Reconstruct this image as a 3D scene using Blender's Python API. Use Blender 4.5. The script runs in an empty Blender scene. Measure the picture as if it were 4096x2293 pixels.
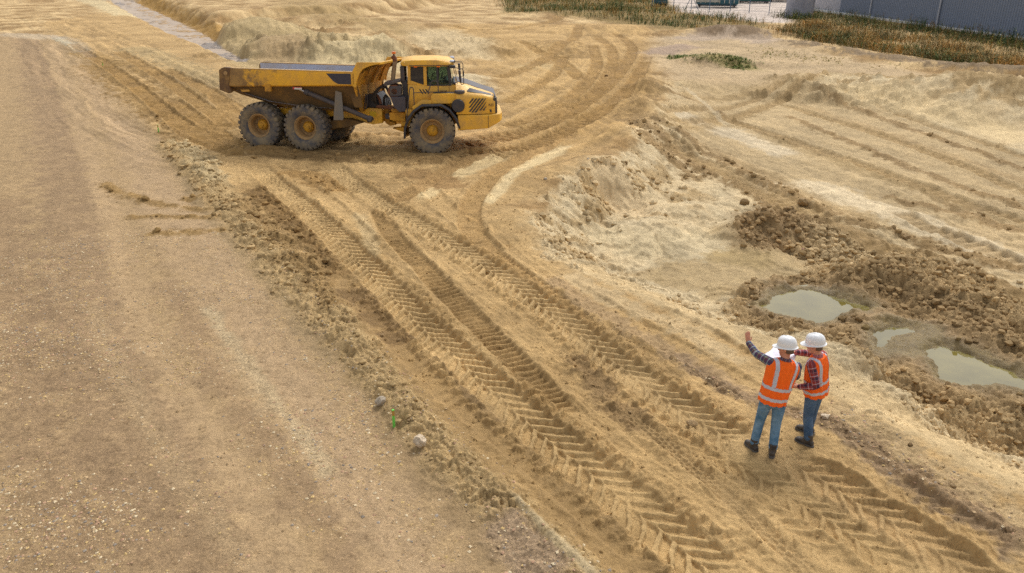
import bpy, math, random
import numpy as np
from mathutils import Matrix, Vector, Euler

# ------------------------------------------------------------------ camera, sky, sun, exposure
SC = bpy.context.scene
COL = SC.collection
CAM_H, PITCH, FPX = 6.5, math.radians(23.0), 3150.0
cam_data = bpy.data.cameras.new('camera')
cam_data.sensor_width = 36.0
cam_data.lens = 36.0 * FPX / 4096.0
cam_data.clip_start = 0.1
cam_data.clip_end = 6000.0
cam = bpy.data.objects.new('camera', cam_data)
COL.objects.link(cam)
cam.location = (0, 0, CAM_H)
cam.rotation_euler = (math.radians(90) - PITCH, 0, 0)
SC.camera = cam

SUN_EL, SUN_AZ = math.radians(52), math.radians(30)      # azimuth clockwise from +Y (towards +X)
world = bpy.data.worlds.new('World')
SC.world = world
world.use_nodes = True
wn = world.node_tree
bg = wn.nodes['Background']
sky = wn.nodes.new('ShaderNodeTexSky')
sky.sky_type = 'NISHITA'
sky.sun_disc = False
sky.sun_elevation = SUN_EL
sky.sun_rotation = SUN_AZ
sky.air_density = 1.0
sky.dust_density = 3.0
hs = wn.nodes.new('ShaderNodeHueSaturation')              # an overcast sky: the same sky, almost colourless
hs.inputs['Saturation'].default_value = 0.22
wn.links.new(sky.outputs[0], hs.inputs['Color'])
wn.links.new(hs.outputs[0], bg.inputs[0])
bg.inputs[1].default_value = 0.15
sun_data = bpy.data.lights.new('sun', 'SUN')
sun_data.energy = 1.15
sun_data.angle = math.radians(20)
sun_data.color = (1.0, 0.96, 0.90)
sun = bpy.data.objects.new('sun', sun_data)
COL.objects.link(sun)
sun_dir = Vector((math.sin(SUN_AZ) * math.cos(SUN_EL), math.cos(SUN_AZ) * math.cos(SUN_EL), math.sin(SUN_EL)))
sun.rotation_euler = (-sun_dir).to_track_quat('-Z', 'Y').to_euler()
sun.location = sun_dir * 200
SC.cycles.use_denoising = False
SC.view_settings.view_transform = 'Standard'
SC.view_settings.look = 'None'
SC.view_settings.exposure = 0.44
SC.view_settings.gamma = 1.0

# ------------------------------------------------------------------ small helpers
SCL = 4096.0 / 2576.0
CP, SP = math.cos(PITCH), math.sin(PITCH)
def ray(u, v):
    x = (u * SCL - 2048) / FPX
    y = (1146.5 - v * SCL) / FPX
    return x, CP + y * SP, y * CP - SP
def G(u, v, z=0.0):
    """where a sight line of the photograph meets the level z: a place on the site, in metres"""
    r = ray(u, v)
    t = (z - CAM_H) / r[2]
    return r[0] * t, r[1] * t
def s2l(c):
    c = np.asarray(c, float) / 255.0
    return np.where(c <= 0.04045, c / 12.92, ((c + 0.055) / 1.055) ** 2.4)
def srgb(r, g, b, k=1.0):
    return tuple(float(x) for x in s2l((r, g, b)) * k)
def sm(a, b, x):
    if np.isscalar(a) and np.isscalar(b) and a > b: return 1 - sm(b, a, x)
    t = np.clip((x - a) / (b - a), 0, 1)
    return t * t * (3 - 2 * t)

RNG = np.random.default_rng(7)
_gt = RNG.random((8, 4096)) * 2 * np.pi
_gc, _gs = np.cos(_gt), np.sin(_gt)
_rt = RNG.random((8, 65536))
def _h(ix, iy, m):
    return ((ix * 73856093) ^ (iy * 19349663) ^ ((ix + iy) * 83492791 >> 3)) & m
def noise(x, y, seed=0):
    x = np.asarray(x, float); y = np.asarray(y, float)
    fx, fy = np.floor(x), np.floor(y)
    ix, iy = fx.astype(np.int64), fy.astype(np.int64)
    dx, dy = x - fx, y - fy
    u = dx * dx * dx * (dx * (dx * 6 - 15) + 10)
    v = dy * dy * dy * (dy * (dy * 6 - 15) + 10)
    gc, gs = _gc[seed % 8], _gs[seed % 8]
    ix = ix + seed * 131; iy = iy + seed * 57
    a = _h(ix, iy, 4095); b = _h(ix + 1, iy, 4095); c = _h(ix, iy + 1, 4095); d = _h(ix + 1, iy + 1, 4095)
    na = gc[a] * dx + gs[a] * dy
    nb = gc[b] * (dx - 1) + gs[b] * dy
    nc = gc[c] * dx + gs[c] * (dy - 1)
    nd = gc[d] * (dx - 1) + gs[d] * (dy - 1)
    p = na + u * (nb - na); q = nc + u * (nd - nc)
    return (p + v * (q - p)) * 1.5
def fbm(x, y, o=4, seed=0, gain=0.5):
    t = np.zeros(np.shape(x)); a = 1.0; f = 1.0
    for i in range(o):
        t += a * noise(x * f + i * 17.3, y * f - i * 9.1, seed + i)
        a *= gain; f *= 2.03
    return t
def worley(x, y, seed=0):
    """distance to the nearest feature point and that point's own random number"""
    fx, fy = np.floor(x), np.floor(y)
    ix, iy = fx.astype(np.int64) + seed * 71, fy.astype(np.int64) - seed * 37
    dx, dy = x - fx, y - fy
    best = np.full(x.shape, 9.0); rnd = np.zeros(x.shape)
    r0, r1, r2 = _rt[0], _rt[1], _rt[2]
    for j in (-1, 0, 1):
        for i in (-1, 0, 1):
            k = _h(ix + i, iy + j, 65535)
            ddx = i + 0.15 + 0.7 * r0[k] - dx
            ddy = j + 0.15 + 0.7 * r1[k] - dy
            d = ddx * ddx + ddy * ddy
            m = d < best
            best = np.where(m, d, best); rnd = np.where(m, r2[k], rnd)
    return np.sqrt(best), rnd

def smooth_path(pts, step=0.35):
    """Catmull-Rom through the points, resampled"""
    p = np.array(pts, float)
    p = np.vstack([2 * p[0] - p[1], p, 2 * p[-1] - p[-2]])
    out = []
    for i in range(1, len(p) - 2):
        L = np.linalg.norm(p[i + 1, :2] - p[i, :2])
        n = max(2, int(L / max(step, L / 14)))
        t = np.linspace(0, 1, n, endpoint=False)[:, None]
        a, b, c, d = p[i - 1], p[i], p[i + 1], p[i + 2]
        out.append(0.5 * (2 * b + (c - a) * t + (2 * a - 5 * b + 4 * c - d) * t * t + (3 * b - a - 3 * c + d) * t ** 3))
    out.append(p[-2][None])
    return np.vstack(out)

# ------------------------------------------------------------------ the terrain: one sheet, finer near the work area
TR0, TR1, KR = 5.6, 135.0, 0.00118
rr = [0.4, 1.0, 1.7, 2.5, 3.2, 3.9, 4.5, 5.0, 5.4]
r = TR0
while r < TR1:
    rr.append(r); r += KR * r ** 1.36 * (.76 if 9 < r < 26 else 1.0)
while r < 3200:
    rr.append(r); r *= 1.14
R_ARR = np.array(rr)
fine = np.arange(-42.0, 42.001, 0.088)
side = 42 + np.cumsum(np.linspace(0.3, 6.6, 40))
side = side[side < 179]
A_ARR = np.radians(np.concatenate([-side[::-1], fine, side]))
NR, NA = len(R_ARR), len(A_ARR)
AA, RRg = np.meshgrid(A_ARR, R_ARR)
X = (RRg * np.sin(AA)).ravel()
Y = (RRg * np.cos(AA)).ravel()
N = X.size
M = np.zeros(N)              # large shape of the ground
D = np.zeros(N)              # tracks and small relief
CLOD = np.zeros(N)           # how cloddy the soil is
GRIT = np.zeros(N)           # loose gravel
WET = np.zeros(N)
SOFT = np.ones(N)            # fine roughness of the bare sand
C = np.zeros((N, 3))
VIS = (Y > 2) & (np.abs(X) < 0.95 * Y + 4) & (Y < 140)
IV = np.nonzero(VIS)[0]
XV, YV = X[IV], Y[IV]
W1 = np.zeros(N); W2 = np.zeros(N); WF = np.zeros(N)
W1[IV] = fbm(XV * 0.35, YV * 0.35, 4, 1)
W2[IV] = fbm(XV * 1.9, YV * 1.9, 4, 2)
WF[IV] = fbm(XV * 7.0, YV * 7.0, 3, 3)

def near(pts, pad):
    p = np.array(pts)
    return np.nonzero((X > p[:, 0].min() - pad) & (X < p[:, 0].max() + pad) & (Y > p[:, 1].min() - pad) & (Y < p[:, 1].max() + pad))[0]

def path_sd(pts, pad):
    """indices near the path, arc length, signed offset, interpolated extra columns"""
    P = np.array(pts, float)
    idx = near(P, pad)
    x, y = X[idx], Y[idx]
    best = np.full(idx.size, 1e9); S = np.zeros(idx.size); DD = np.zeros(idx.size)
    E = np.zeros(idx.size)
    s0 = 0.0
    for a, b in zip(P[:-1], P[1:]):
        d = b[:2] - a[:2]; L = math.hypot(*d)
        if L < 1e-6: continue
        k = np.nonzero((x > min(a[0], b[0]) - pad) & (x < max(a[0], b[0]) + pad) & (y > min(a[1], b[1]) - pad) & (y < max(a[1], b[1]) + pad))[0]
        if k.size:
            px, py = x[k] - a[0], y[k] - a[1]
            t = np.clip((px * d[0] + py * d[1]) / (L * L), 0, 1)
            ex, ey = px - t * d[0], py - t * d[1]
            q = ex * ex + ey * ey
            m = q < best[k]
            kk = k[m]
            best[kk] = q[m]
            S[kk] = s0 + t[m] * L
            DD[kk] = np.sqrt(q[m]) * np.sign(d[0] * ey[m] - d[1] * ex[m])
            if P.shape[1] > 2:
                E[kk] = a[2] + t[m] * (b[2] - a[2])
        s0 += L
    ok = best < pad * pad
    return idx[ok], S[ok], DD[ok], E[ok], s0

def px_path(pts, z=0.0, step=0.35):
    """points (u, v[, width]) -> site metres, smoothed"""
    return smooth_path([tuple(G(p[0], p[1], z)) + ((p[2],) if len(p) > 2 else ()) for p in pts], step)

def poly_sd(pts, pad=8.0):
    """signed distance (positive inside) to a closed outline in site metres"""
    P = np.array(pts, float)[:, :2]
    idx = near(P, pad)
    x, y = X[idx], Y[idx]
    best = np.full(idx.size, 1e9); ins = np.zeros(idx.size, bool)
    for a, b in zip(P, np.roll(P, -1, 0)):
        d = b - a
        L2 = max(d @ d, 1e-9)
        px, py = x - a[0], y - a[1]
        t = np.clip((px * d[0] + py * d[1]) / L2, 0, 1)
        best = np.minimum(best, (px - t * d[0]) ** 2 + (py - t * d[1]) ** 2)
        if abs(d[1]) > 1e-9:
            c = ((a[1] > y) != (b[1] > y)) & (x < d[0] * (y - a[1]) / d[1] + a[0])
            ins ^= c
    s = np.sqrt(best)
    return idx, np.where(ins, s, -s)

def paint(idx, mask, col):
    C[idx] += (s2l(col) * KCOL - C[idx]) * mask[:, None]
KCOL = 0.86

def brush(pts, w, col=None, z=0.0, soft=0.5, ragged=0.35, dz=0.0, clod=None, grit=None, wet=None, flat=0.0, op=1.0, soften=None):
    """a broad stroke of another soil along a path"""
    P = px_path([(p[0], p[1], p[2] if len(p) > 2 else w) for p in pts], z, 0.5)
    wm = P[:, 2].max()
    idx, S, d, E, L = path_sd(P, wm * 1.5 + 0.3)
    e = np.abs(d) / np.maximum(E, 1e-3) + ragged * W2[idx] + ragged * 0.5 * WF[idx]
    fade = sm(0, 0.6 * wm, S) * sm(0, 0.6 * wm, L - S)
    m = (1 - sm(1 - soft, 1 + 0.25 * soft, e)) * op * (0.15 + 0.85 * fade)
    if col is not None: paint(idx, m, col)
    if flat: D[idx] *= 1 - flat * m
    if dz: M[idx] += dz * (1 - sm(0, 1.1, np.abs(d) / np.maximum(E, 1e-3))) * fade * op
    for arr, val in ((CLOD, clod), (GRIT, grit), (WET, wet), (SOFT, soften)):
        if val is not None: arr[idx] += (val - arr[idx]) * m
    return idx, m

def area(pts, col=None, z=0.0, edge=0.6, ragged=0.4, clod=None, grit=None, wet=None, op=1.0, soften=None, flat=0.0, dz=0.0):
    P = [G(p[0], p[1], z) for p in pts]
    idx, s = poly_sd(P, edge * 3 + 1)
    s = s + ragged * (W1[idx] * 0.6 + W2[idx] * 0.5 + WF[idx] * 0.2) * max(edge, 0.3) * 1.2
    m = sm(-edge * 0.5, edge * 0.5, s) * op
    if col is not None: paint(idx, m, col)
    if flat: D[idx] *= 1 - flat * m
    if dz: M[idx] += dz * m
    for arr, val in ((CLOD, clod), (GRIT, grit), (WET, wet), (SOFT, soften)):
        if val is not None: arr[idx] += (val - arr[idx]) * m
    return idx, m

def streaks(pts, pad, amp=.03, camp=.10, fd=2.2, fs=.10, z=0.0, seed=0):
    """soil dragged out along a lane: faint ruts and lines running its way"""
    P = px_path([(p[0], p[1]) for p in pts], z, 1.0)
    idx, S, d, E, L = path_sd(P, pad)
    k = (1 - sm(pad * .6, pad, np.abs(d))) * sm(0, 2, S) * sm(0, 2, L - S)
    dd = d + .25 * W1[idx]
    n = noise(S * fs, dd * fd, seed) + .6 * noise(S * fs * 2.3, dd * fd * 2.4, seed + 1) + .35 * noise(S * fs * 5, dd * fd * 5.2, seed + 2)
    D[idx] += amp * n * k
    C[idx] *= (1 + camp * n * k)[:, None]

def track(pts, w, kind, dep=0.06, z=0.0, col=None, pitch=0.2, fin=0.0, op=1.0, lug=0.045, colmix=0.7):
    """a wheel or crawler track: a pressed bed with the print of its lugs and squeezed-up shoulders"""
    P = px_path([(p[0], p[1]) for p in pts], z, 0.3)
    idx, S, d, E, L = path_sd(P, w * 0.5 + 0.45)
    d = d + 0.035 * W2[idx]
    a = np.abs(d)
    hw = w * 0.5
    fade = sm(0, 0.5, S) * sm(0, 0.5, L - S) * op
    bed = (1 - sm(hw - 0.05, hw + 0.05, a)) * fade
    S2 = S + 0.03 * W2[idx]
    vary = np.clip(0.75 + 0.6 * fbm(X[idx] * 0.8, Y[idx] * 0.8, 2, 5), 0.12, 1.25)
    D[idx] *= 1 - 0.93 * bed
    h = -dep * bed
    if kind == 'chev':
        sidep = (d > 0)
        ph = (S2 - a * 0.95) / pitch + np.where(sidep, 0.5, 0.0)
        f = np.abs(ph - np.floor(ph) - 0.5) * 2                   # 0 at the lug's middle
        yq = sm(11, 18, Y[idx]); lugm = (1 - sm(0.60 - .24 * yq, 0.70 - .12 * yq, f)) * sm(-0.03, 0.02, a - 0.02) 
        h -= lug * (1 + .7 * yq) * lugm * bed * vary
        h += 0.15 * lug * (1 - lugm) * bed * vary
    elif kind == 'bar':
        ph = S2 / pitch + 0.12 * W2[idx]
        f = np.abs(ph - np.floor(ph) - 0.5) * 2
        h += (0.5 - sm(0.25, 0.75, f)) * lug * bed * vary
    elif kind == 'block':
        row = np.floor((d + hw) / (w / 3.0))
        ph = S2 / pitch + 0.5 * (row % 2)
        f = np.abs(ph - np.floor(ph) - 0.5) * 2
        g = (d + hw) / (w / 3.0); g = np.abs(g - np.floor(g) - 0.5) * 2
        blk = (1 - sm(0.55, 0.85, f)) * (1 - sm(0.6, 0.9, g))
        h -= lug * blk * bed * vary
    if fin > 0:
        # shoulders pressed up between the lugs: short crumbly ribs lying across the track
        sh = sm(hw - 0.06, hw + 0.03, a) * (1 - sm(hw + fin * 0.6, hw + fin, a + 0.05 * W2[idx])) * fade
        ph = (S2 + d * 0.13) / pitch + 0.18 * W2[idx]
        f = np.abs(ph - np.floor(ph) - 0.5) * 2
        rag = np.clip(0.75 + 0.9 * W2[idx] + 0.5 * WF[idx], 0.1, 1.7)
        D[idx] *= 1 - 0.6 * sh
        h += sh * (0.070 * sm(0.36, 0.62, f) * rag - 0.018)
        CLOD[idx] = np.maximum(CLOD[idx], 0.16 * sh)
    else:
        sh = sm(hw - 0.03, hw + 0.05, a) * (1 - sm(hw + 0.08, hw + 0.22, a)) * fade
        h += sh * 0.05 * np.clip(0.6 + 1.2 * W2[idx], 0, 1.5)
    D[idx] += h
    CLOD[idx] *= 1 - 0.85 * bed
    GRIT[idx] *= 1 - 0.8 * bed
    if col is not None: paint(idx, bed * colmix, col)
    return idx, bed
# ------------------------------------------------------------------ soils and levels, area by area
SAND, PALE, GOLD = (196, 162, 110), (228, 204, 157), (200, 164, 104)
MUD, DARK, ROAD, GREY = (184, 154, 106), (132, 106, 68), (180, 150, 107), (178, 160, 126)
C[:] = s2l(SAND) * KCOL
v = np.clip(0.5 + 0.9 * W1, 0, 1)[:, None]
C[:] = s2l((174, 138, 86)) * KCOL * (1 - v) + s2l((212, 180, 126)) * KCOL * v
CLOD[:] = 0.05 * np.clip(W1 + 0.3, 0, 1)

# --- large levels
def mound(u, v, rx, ry, h, rot=0.0, z=0.0, p=1.0):
    x, y = G(u, v, z)
    c, s = math.cos(rot), math.sin(rot)
    R = max(rx, ry) * 1.7
    idx = np.nonzero((np.abs(X - x) < R) & (np.abs(Y - y) < R))[0]
    dx, dy = X[idx] - x, Y[idx] - y
    q = ((dx * c + dy * s) / rx) ** 2 + ((-dx * s + dy * c) / ry) ** 2
    q = np.sqrt(q) * (1 + 0.25 * W1[idx] + 0.12 * W2[idx])
    m = (1 - sm(0.05, 1.0, q)) ** p
    M[idx] += h * m
    return idx, m

# the pit beside the haul road
PIT = [(1640, 205), (1662, 250), (1625, 305), (1550, 365), (1480, 420), (1400, 447), (1345, 462), (1305, 520), (1300, 580), (1345, 645), (1440, 695),
       (1550, 738), (1680, 795), (1800, 845), (1900, 893), (2060, 978), (2230, 1062), (2420, 1165), (2620, 1275), (3100, 1500), (3600, 900), (3400, 330), (2700, 262), (2576, 248), (2330, 212), (2100, 186), (1950, 205), (1800, 196)]
PITW = [G(*p) for p in PIT]
pit_i, pit_s = poly_sd(PITW, 9)
xx, yy = X[pit_i], Y[pit_i]
wslope = np.where(yy < 17, 2.8, 2.3) + np.clip((yy - 30) * 0.12, 0, 2.2)
ss = pit_s + 0.55 * W1[pit_i] + 0.30 * W2[pit_i] + .06 * WF[pit_i] - .25
M[pit_i] -= 0.95 * sm(0.0, wslope, ss)
far_up = np.clip((yy - 24) / 16, 0, 1)
M[pit_i] += 0.42 * far_up * sm(0.0, wslope, ss)
PZ = -0.9
# the ground to the right of the haul road rises away to the sand bank under the weeds
for args in ((2330, 232, 9, 3.2, 0.8, -0.42), (2560, 262, 9, 4.0, 0.9, -0.5), (2140, 205, 6, 2.0, 0.45, -0.25)):
    mound(args[0], args[1], args[2], args[3], args[4], args[5])
# clod heap round the puddles
for u, v, rx, ry, h in ((2330, 700, 3.2, 2.2, 0.55), (2480, 800, 2.2, 1.8, 0.6), (2200, 690, 2.2, 1.4, 0.4), (1900, 560, 2.2, 1.5, 0.45), (2050, 560, 2.2, 1.4, 0.4),
                        (2230, 950, 2.6, 0.8, 0.35), (2450, 1040, 2.4, 0.9, 0.35), (2060, 880, 1.2, 0.6, 0.28), (1940, 700, 1.2, 0.7, 0.3), (2560, 900, 1.5, 1.2, 0.4)):
    mound(u, v, rx, ry, h, 0.15, -0.55)
# sand ledges on the bank
for u, v, rx, ry, h in ((1640, 560, 2.0, 1.6, 0.38), (1560, 470, 1.6, 2.0, 0.30), (1720, 505, 1.6, 1.2, 0.28)):
    mound(u, v, rx, ry, h, 0.4, -0.6, 0.7)
# edge of the haul road, heaped a little
for u, v, h in ((1630, 225, .55), (1610, 270, .45), (1560, 340, .3), (1450, 430, .25), (1350, 455, .2), (1310, 560, .22)):
    mound(u, v, 1.6, 2.2, h)
# behind the truck: spoil heaps, drainage cut and its bank
PLAT = [(345, 6), (432, 50), (548, 97), (600, 70), (700, 55), (850, 48), (1000, 30), (1150, 5), (1200, -40), (300, -40)]
PLATW = [G(*p) for p in PLAT]
idx, s = poly_sd(PLATW, 12)
M[idx] += 1.2 * sm(-0.4, 3.4, s + 0.5 * W1[idx] + 0.2 * W2[idx])
groove = sm(-0.4, 1.0, s) * (1 - sm(1.8, 3.4, s))
D[idx] += groove * 0.16 * noise(X[idx] * 0.9 + Y[idx] * 0.9, s * 0.25, 4)
for u, v, rx, ry, h in ((650, 95, 6.5, 6, 1.5), (720, 135, 5.5, 4.5, 1.1), (800, 120, 7, 4, 1.0), (900, 145, 6, 3.4, 0.9), (980, 150, 4.5, 3, 0.7), (1080, 110, 7, 5, 0.6),
                        (820, 60, 8, 7, .9), (1000, 75, 9, 6, .7), (700, 10, 9, 10, 1.6), (1200, 130, 5, 5, .5), (1150, 205, 3.5, 2.5, .35)):
    mound(u, v, rx, ry, h)
mound(1470, 40, 14, 8, .5); mound(1340, 120, 6, 6, .45); mound(1560, 75, 9, 5, .4)
# green mound and the spoil under the weeds
mound(1800, 160, 4.2, 1.6, .55, -0.45)
mound(1840, 88, 7, 3, .8, -0.2)
for u, v, h in ((2010, 112, .3), (2120, 132, .35), (2250, 152, .35), (2370, 172, .4), (2500, 190, .45), (2640, 205, .45)):
    mound(u, v, 4.6, 1.9, h, -0.75)
# drainage cut
DITCH = [(240, -25, 1.5), (308, 5, 1.4), (383, 42, 1.4), (442, 70, 1.3), (497, 98, 1.0), (535, 120, .6), (575, 143, .55), (612, 166, .4)]
P = px_path(DITCH, -.3, 1.0)
idx, S_, d_, E_, L_ = path_sd(P, 10)
q = np.abs(d_) / E_
M[idx] += -(M[idx] + 0.40) * (1 - sm(0.8, 2.2, q + 0.15 * W1[idx] + 0.05 * W2[idx])) * sm(0, 2, L_ - S_)
D[idx] += (1 - sm(.7, 1.2, q)) * (.09 * W1[idx] + .10 * W2[idx])
ditch_i, ditch_q = idx, q
# the far wheels of the truck stand a little lower
mound(820, 350, 3.4, 1.2, -0.16, -0.2); mound(700, 345, 3.0, 1.2, -0.12, -0.2)
M[:] += 0.05 * W1 * sm(6, 14, Y)

# --- gravel road
ROADP = [(-700, 86), (0, 84), (130, 88), (225, 150), (330, 262), (400, 335), (445, 400), (500, 480), (560, 560), (640, 605), (700, 680), (780, 800), (850, 880),
         (940, 985), (1010, 1090), (1090, 1175), (1200, 1290), (1290, 1390), (1345, 1442), (1600, 1800), (-700, 1800)]
area(ROADP, ROAD, edge=0.35, ragged=0.25, clod=0.0, grit=0.55, soften=0.6)
for pts, w, col, op, gr in (
    ([(60, 90), (120, 300), (170, 600), (220, 900), (420, 1300), (560, 1700)], 1.0, (162, 133, 98), .75, .6),
    ([(0, 500), (60, 900), (150, 1250), (250, 1700)], .8, (160, 131, 96), .7, .7),
    ([(130, 110), (230, 400), (300, 700), (400, 950), (620, 1250), (800, 1600)], .55, (194, 162, 118), .75, .15),
    ([(200, 160), (330, 400), (430, 600), (560, 800), (760, 1050), (1000, 1442), (1100, 1600)], .6, (194, 162, 120), .6, .25),
    ([(300, 300), (420, 480), (540, 640), (660, 850), (800, 1060), (960, 1300), (1090, 1500)], .6, (191, 160, 119), .8, .5),
    ([(90, 100), (180, 380), (250, 700), (330, 930), (520, 1250), (700, 1600)], .3, (162, 133, 98), .6, .6),
    ([(420, 700), (520, 900), (640, 1080), (790, 1300), (900, 1500)], .35, (164, 134, 98), .6, .5),
    ([(230, 760), (300, 930), (400, 1110), (560, 1330), (660, 1500)], .22, (190, 162, 120), .4, 1.0),
    ([(520, 770), (590, 870), (650, 950), (710, 1030), (770, 1110), (830, 1200)], .16, (204, 180, 138), .7, 1.0),
    ([(560, 860), (620, 940), (690, 1040)], .3, (194, 166, 124), .5, 1.0),
    ([(450, 430), (520, 540), (610, 640), (690, 720), (760, 830), (850, 920)], .22, (164, 138, 98), .8, .1),
    ([(880, 930), (960, 1050), (1060, 1190), (1180, 1310), (1290, 1430)], .22, (164, 136, 96), .85, .1)):
    brush(pts, w, col, op=op, grit=gr, ragged=.5, soft=.9)
# crossing wheel marks dragged out onto the road
for pts, w in (([(262, 462), (300, 486), (370, 505), (450, 520), (560, 530), (680, 545)], .28), ([(310, 545), (420, 545), (540, 548), (640, 560), (760, 575)], .26),
               ([(360, 590), (480, 585), (600, 578), (720, 600)], .25), ([(450, 500), (600, 498), (720, 515)], .22)):
    brush(pts, w, (168, 134, 82), clod=.35, grit=.1, dz=.025, ragged=.7, soft=.8)
# pale wet patches at the road's far end
brush([(150, 92, .9), (190, 112, .8), (230, 145, .5)], .8, (206, 190, 152), wet=.7)
brush([(0, 86), (70, 90), (130, 98)], 1.6, (196, 172, 136))

# --- haul road
area([(100, 60), (330, 20), (620, 170), (560, 230), (1260, 300), (1640, 120), (1640, 230), (1540, 370), (1300, 520), (1310, 600), (1700, 815), (2100, 1010), (2700, 1330),
      (2900, 1700), (1650, 1700), (1300, 1250), (1000, 950), (800, 720), (620, 540), (440, 380), (250, 150)], (194, 158, 102), edge=1.0, op=.8, clod=.07)
area([(1100, 60), (1640, 60), (1640, 220), (1560, 340), (1290, 400), (1240, 250)], (196, 158, 98), edge=2.5, op=.8)
brush([(640, 370), (760, 390), (900, 402), (1060, 405), (1200, 398), (1330, 380)], .55, (168, 134, 84), clod=.55, dz=.10, ragged=.6)
brush([(380, 270), (480, 330), (600, 375), (720, 385)], .8, (160, 126, 76), clod=.4, ragged=.6)
brush([(240, 160), (330, 215), (420, 270), (520, 320)], 1.2, (176, 140, 84), clod=.35, ragged=.7)
brush([(330, 120), (420, 150), (500, 185), (560, 225)], 1.4, (184, 156, 106), clod=.4, ragged=.7)
brush([(190, 130), (300, 160), (420, 200), (540, 250)], 1.0, (170, 136, 82), clod=.3, ragged=.7)
brush([(1060, 505, .25), (1130, 450, .45), (1220, 408, .5), (1300, 380, .3)], .5, (222, 192, 136), ragged=.25, soften=.3)
brush([(1225, 515, .2), (1300, 440, .3), (1380, 395, .35), (1430, 365, .3)], .3, (224, 196, 142), ragged=.2, soften=.3)
brush([(900, 540), (930, 600), (940, 650)], .22, (198, 168, 116), ragged=.3, wet=.1, soften=.2, clod=0)
brush([(640, 470), (720, 560), (800, 660), (870, 740)], .5, (146, 114, 68), clod=.5, ragged=.6)
brush([(700, 430), (800, 450), (860, 490)], .6, (176, 138, 82), clod=.45, ragged=.6)
brush([(1000, 430), (1100, 450), (1150, 480)], .6, (168, 132, 82), clod=.15, ragged=.5)
# the berm of clods between the roads
BERM = [(430, 360, .5), (500, 420, .5), (560, 490, .5), (640, 570, .55), (720, 655, .6), (800, 750, .5), (885, 840, .45), (975, 955, .40), (1085, 1080, .38), (1205, 1205, .40), (1330, 1310, .42), (1480, 1450, .42), (1650, 1600, .45)]
BERM = [(u - 10, v, w * 1.35) for u, v, w in BERM]
brush(BERM, .5, (192, 161, 110), clod=.65, dz=.13, ragged=.22, grit=.3, soft=.6)
brush([(600, 500), (690, 590), (780, 690), (860, 790)], .45, (158, 126, 78), clod=.6, ragged=.6, op=.8)
brush([(450, 365, .4), (500, 400, .5), (550, 470, .5)], .5, (198, 172, 124), clod=.8, ragged=.5)
brush([(1240, 1300, .3), (1330, 1390, .35), (1420, 1480, .35)], .35, (178, 150, 116), clod=.2, grit=.8)
brush([(1290, 1260, .06), (1370, 1350, .09), (1450, 1430, .11), (1540, 1520, .12)], .1, (196, 172, 128), clod=.1, dz=.05, ragged=.2)
# the smooth wet lane beside it
brush([(855, 690, .4), (930, 790, .4), (1020, 900, .45), (1130, 1010, .5), (1290, 1160, .5), (1450, 1310, .5), (1590, 1445, .5), (1750, 1600, .5)], .5, (172, 138, 86), dz=-.03, clod=.06, wet=.25, ragged=.35, soften=.6)
brush([(880, 720), (950, 800), (1010, 870)], .3, (150, 118, 72), clod=.45, ragged=.6)
brush([(1110, 890), (1160, 960), (1230, 1030)], .16, (150, 120, 76), clod=.5, ragged=.7)
# between the wheel tracks
brush([(1180, 640, .5), (1300, 760, .5), (1420, 880, .45), (1560, 1000, .4), (1700, 1090, .5), (1850, 1190, .4)], .5, (196, 160, 104), clod=.12)
brush([(1440, 890), (1500, 950), (1560, 1020), (1640, 1080)], .3, (164, 132, 86), clod=.45, ragged=.6)
brush([(1380, 700), (1500, 780), (1640, 860), (1780, 940), (1900, 1010)], .3, (184, 152, 106), clod=.3, ragged=.5)
brush([(2050, 1010, .5), (2180, 1090, .55), (2330, 1190, .55), (2576, 1330, .6), (2800, 1450, .6)], .55, (196, 166, 118), clod=.2, grit=.3, ragged=.5)
brush([(1680, 880, .2), (1850, 990, .2), (2110, 1080, .25), (2250, 1170, .3), (2400, 1270, .3), (2600, 1380, .35)], .3, (160, 132, 96), clod=.4, grit=.5, ragged=.6)
brush([(1420, 690, .35), (1560, 760, .35), (1720, 830, .35), (1880, 920, .3)], .3, (206, 176, 126), clod=.08, ragged=.4)

# --- lanes
streaks([(60, 40), (200, 110), (330, 200), (560, 320), (900, 372), (1250, 352), (1480, 255), (1590, 150), (1500, 70), (1300, 40)], 6.0, .06, .22, 2.0, .12, seed=1)
streaks([(750, 390), (1000, 560), (1300, 800), (1650, 1060), (2100, 1330), (2500, 1560)], 2.6, .022, .10, 4.5, .35, seed=2)
streaks([(60, 90), (150, 400), (300, 800), (520, 1200), (800, 1700)], 5.5, .006, .05, 2.2, .10, seed=3)
streaks([(1650, 110), (1900, 140), (2300, 190), (2700, 235)], 9.0, .05, .10, 1.2, .08, seed=4)
streaks([(800, 40), (1000, 110), (1150, 190), (1260, 250)], 9.0, .06, .10, 1.2, .08, seed=5)
for pts, w, col in (([(230, 150), (330, 210), (420, 285), (500, 350)], .9, (150, 118, 68)), ([(300, 150), (400, 200), (480, 255)], .8, (152, 120, 70)), ([(420, 190), (500, 215), (570, 250)], .9, (160, 130, 84)),
                    ([(500, 300), (570, 345), (640, 380)], .6, (150, 118, 68)), ([(600, 245), (680, 262), (760, 270)], 1.2, (172, 140, 88)), ([(1360, 110), (1420, 130), (1470, 150)], 2.0, (164, 130, 76)), ([(1480, 200), (1530, 190), (1560, 180)], .9, (156, 124, 74)),
                    ([(1250, 40), (1400, 30), (1550, 45)], 3.0, (206, 172, 112)), ([(1300, 175), (1360, 165), (1420, 178)], 1.6, (214, 182, 124)), ([(1590, 310), (1625, 250), (1640, 215)], .7, (150, 120, 76))):
    brush(pts, w, col, clod=.3, ragged=.8, op=.7, soft=.9)
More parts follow.
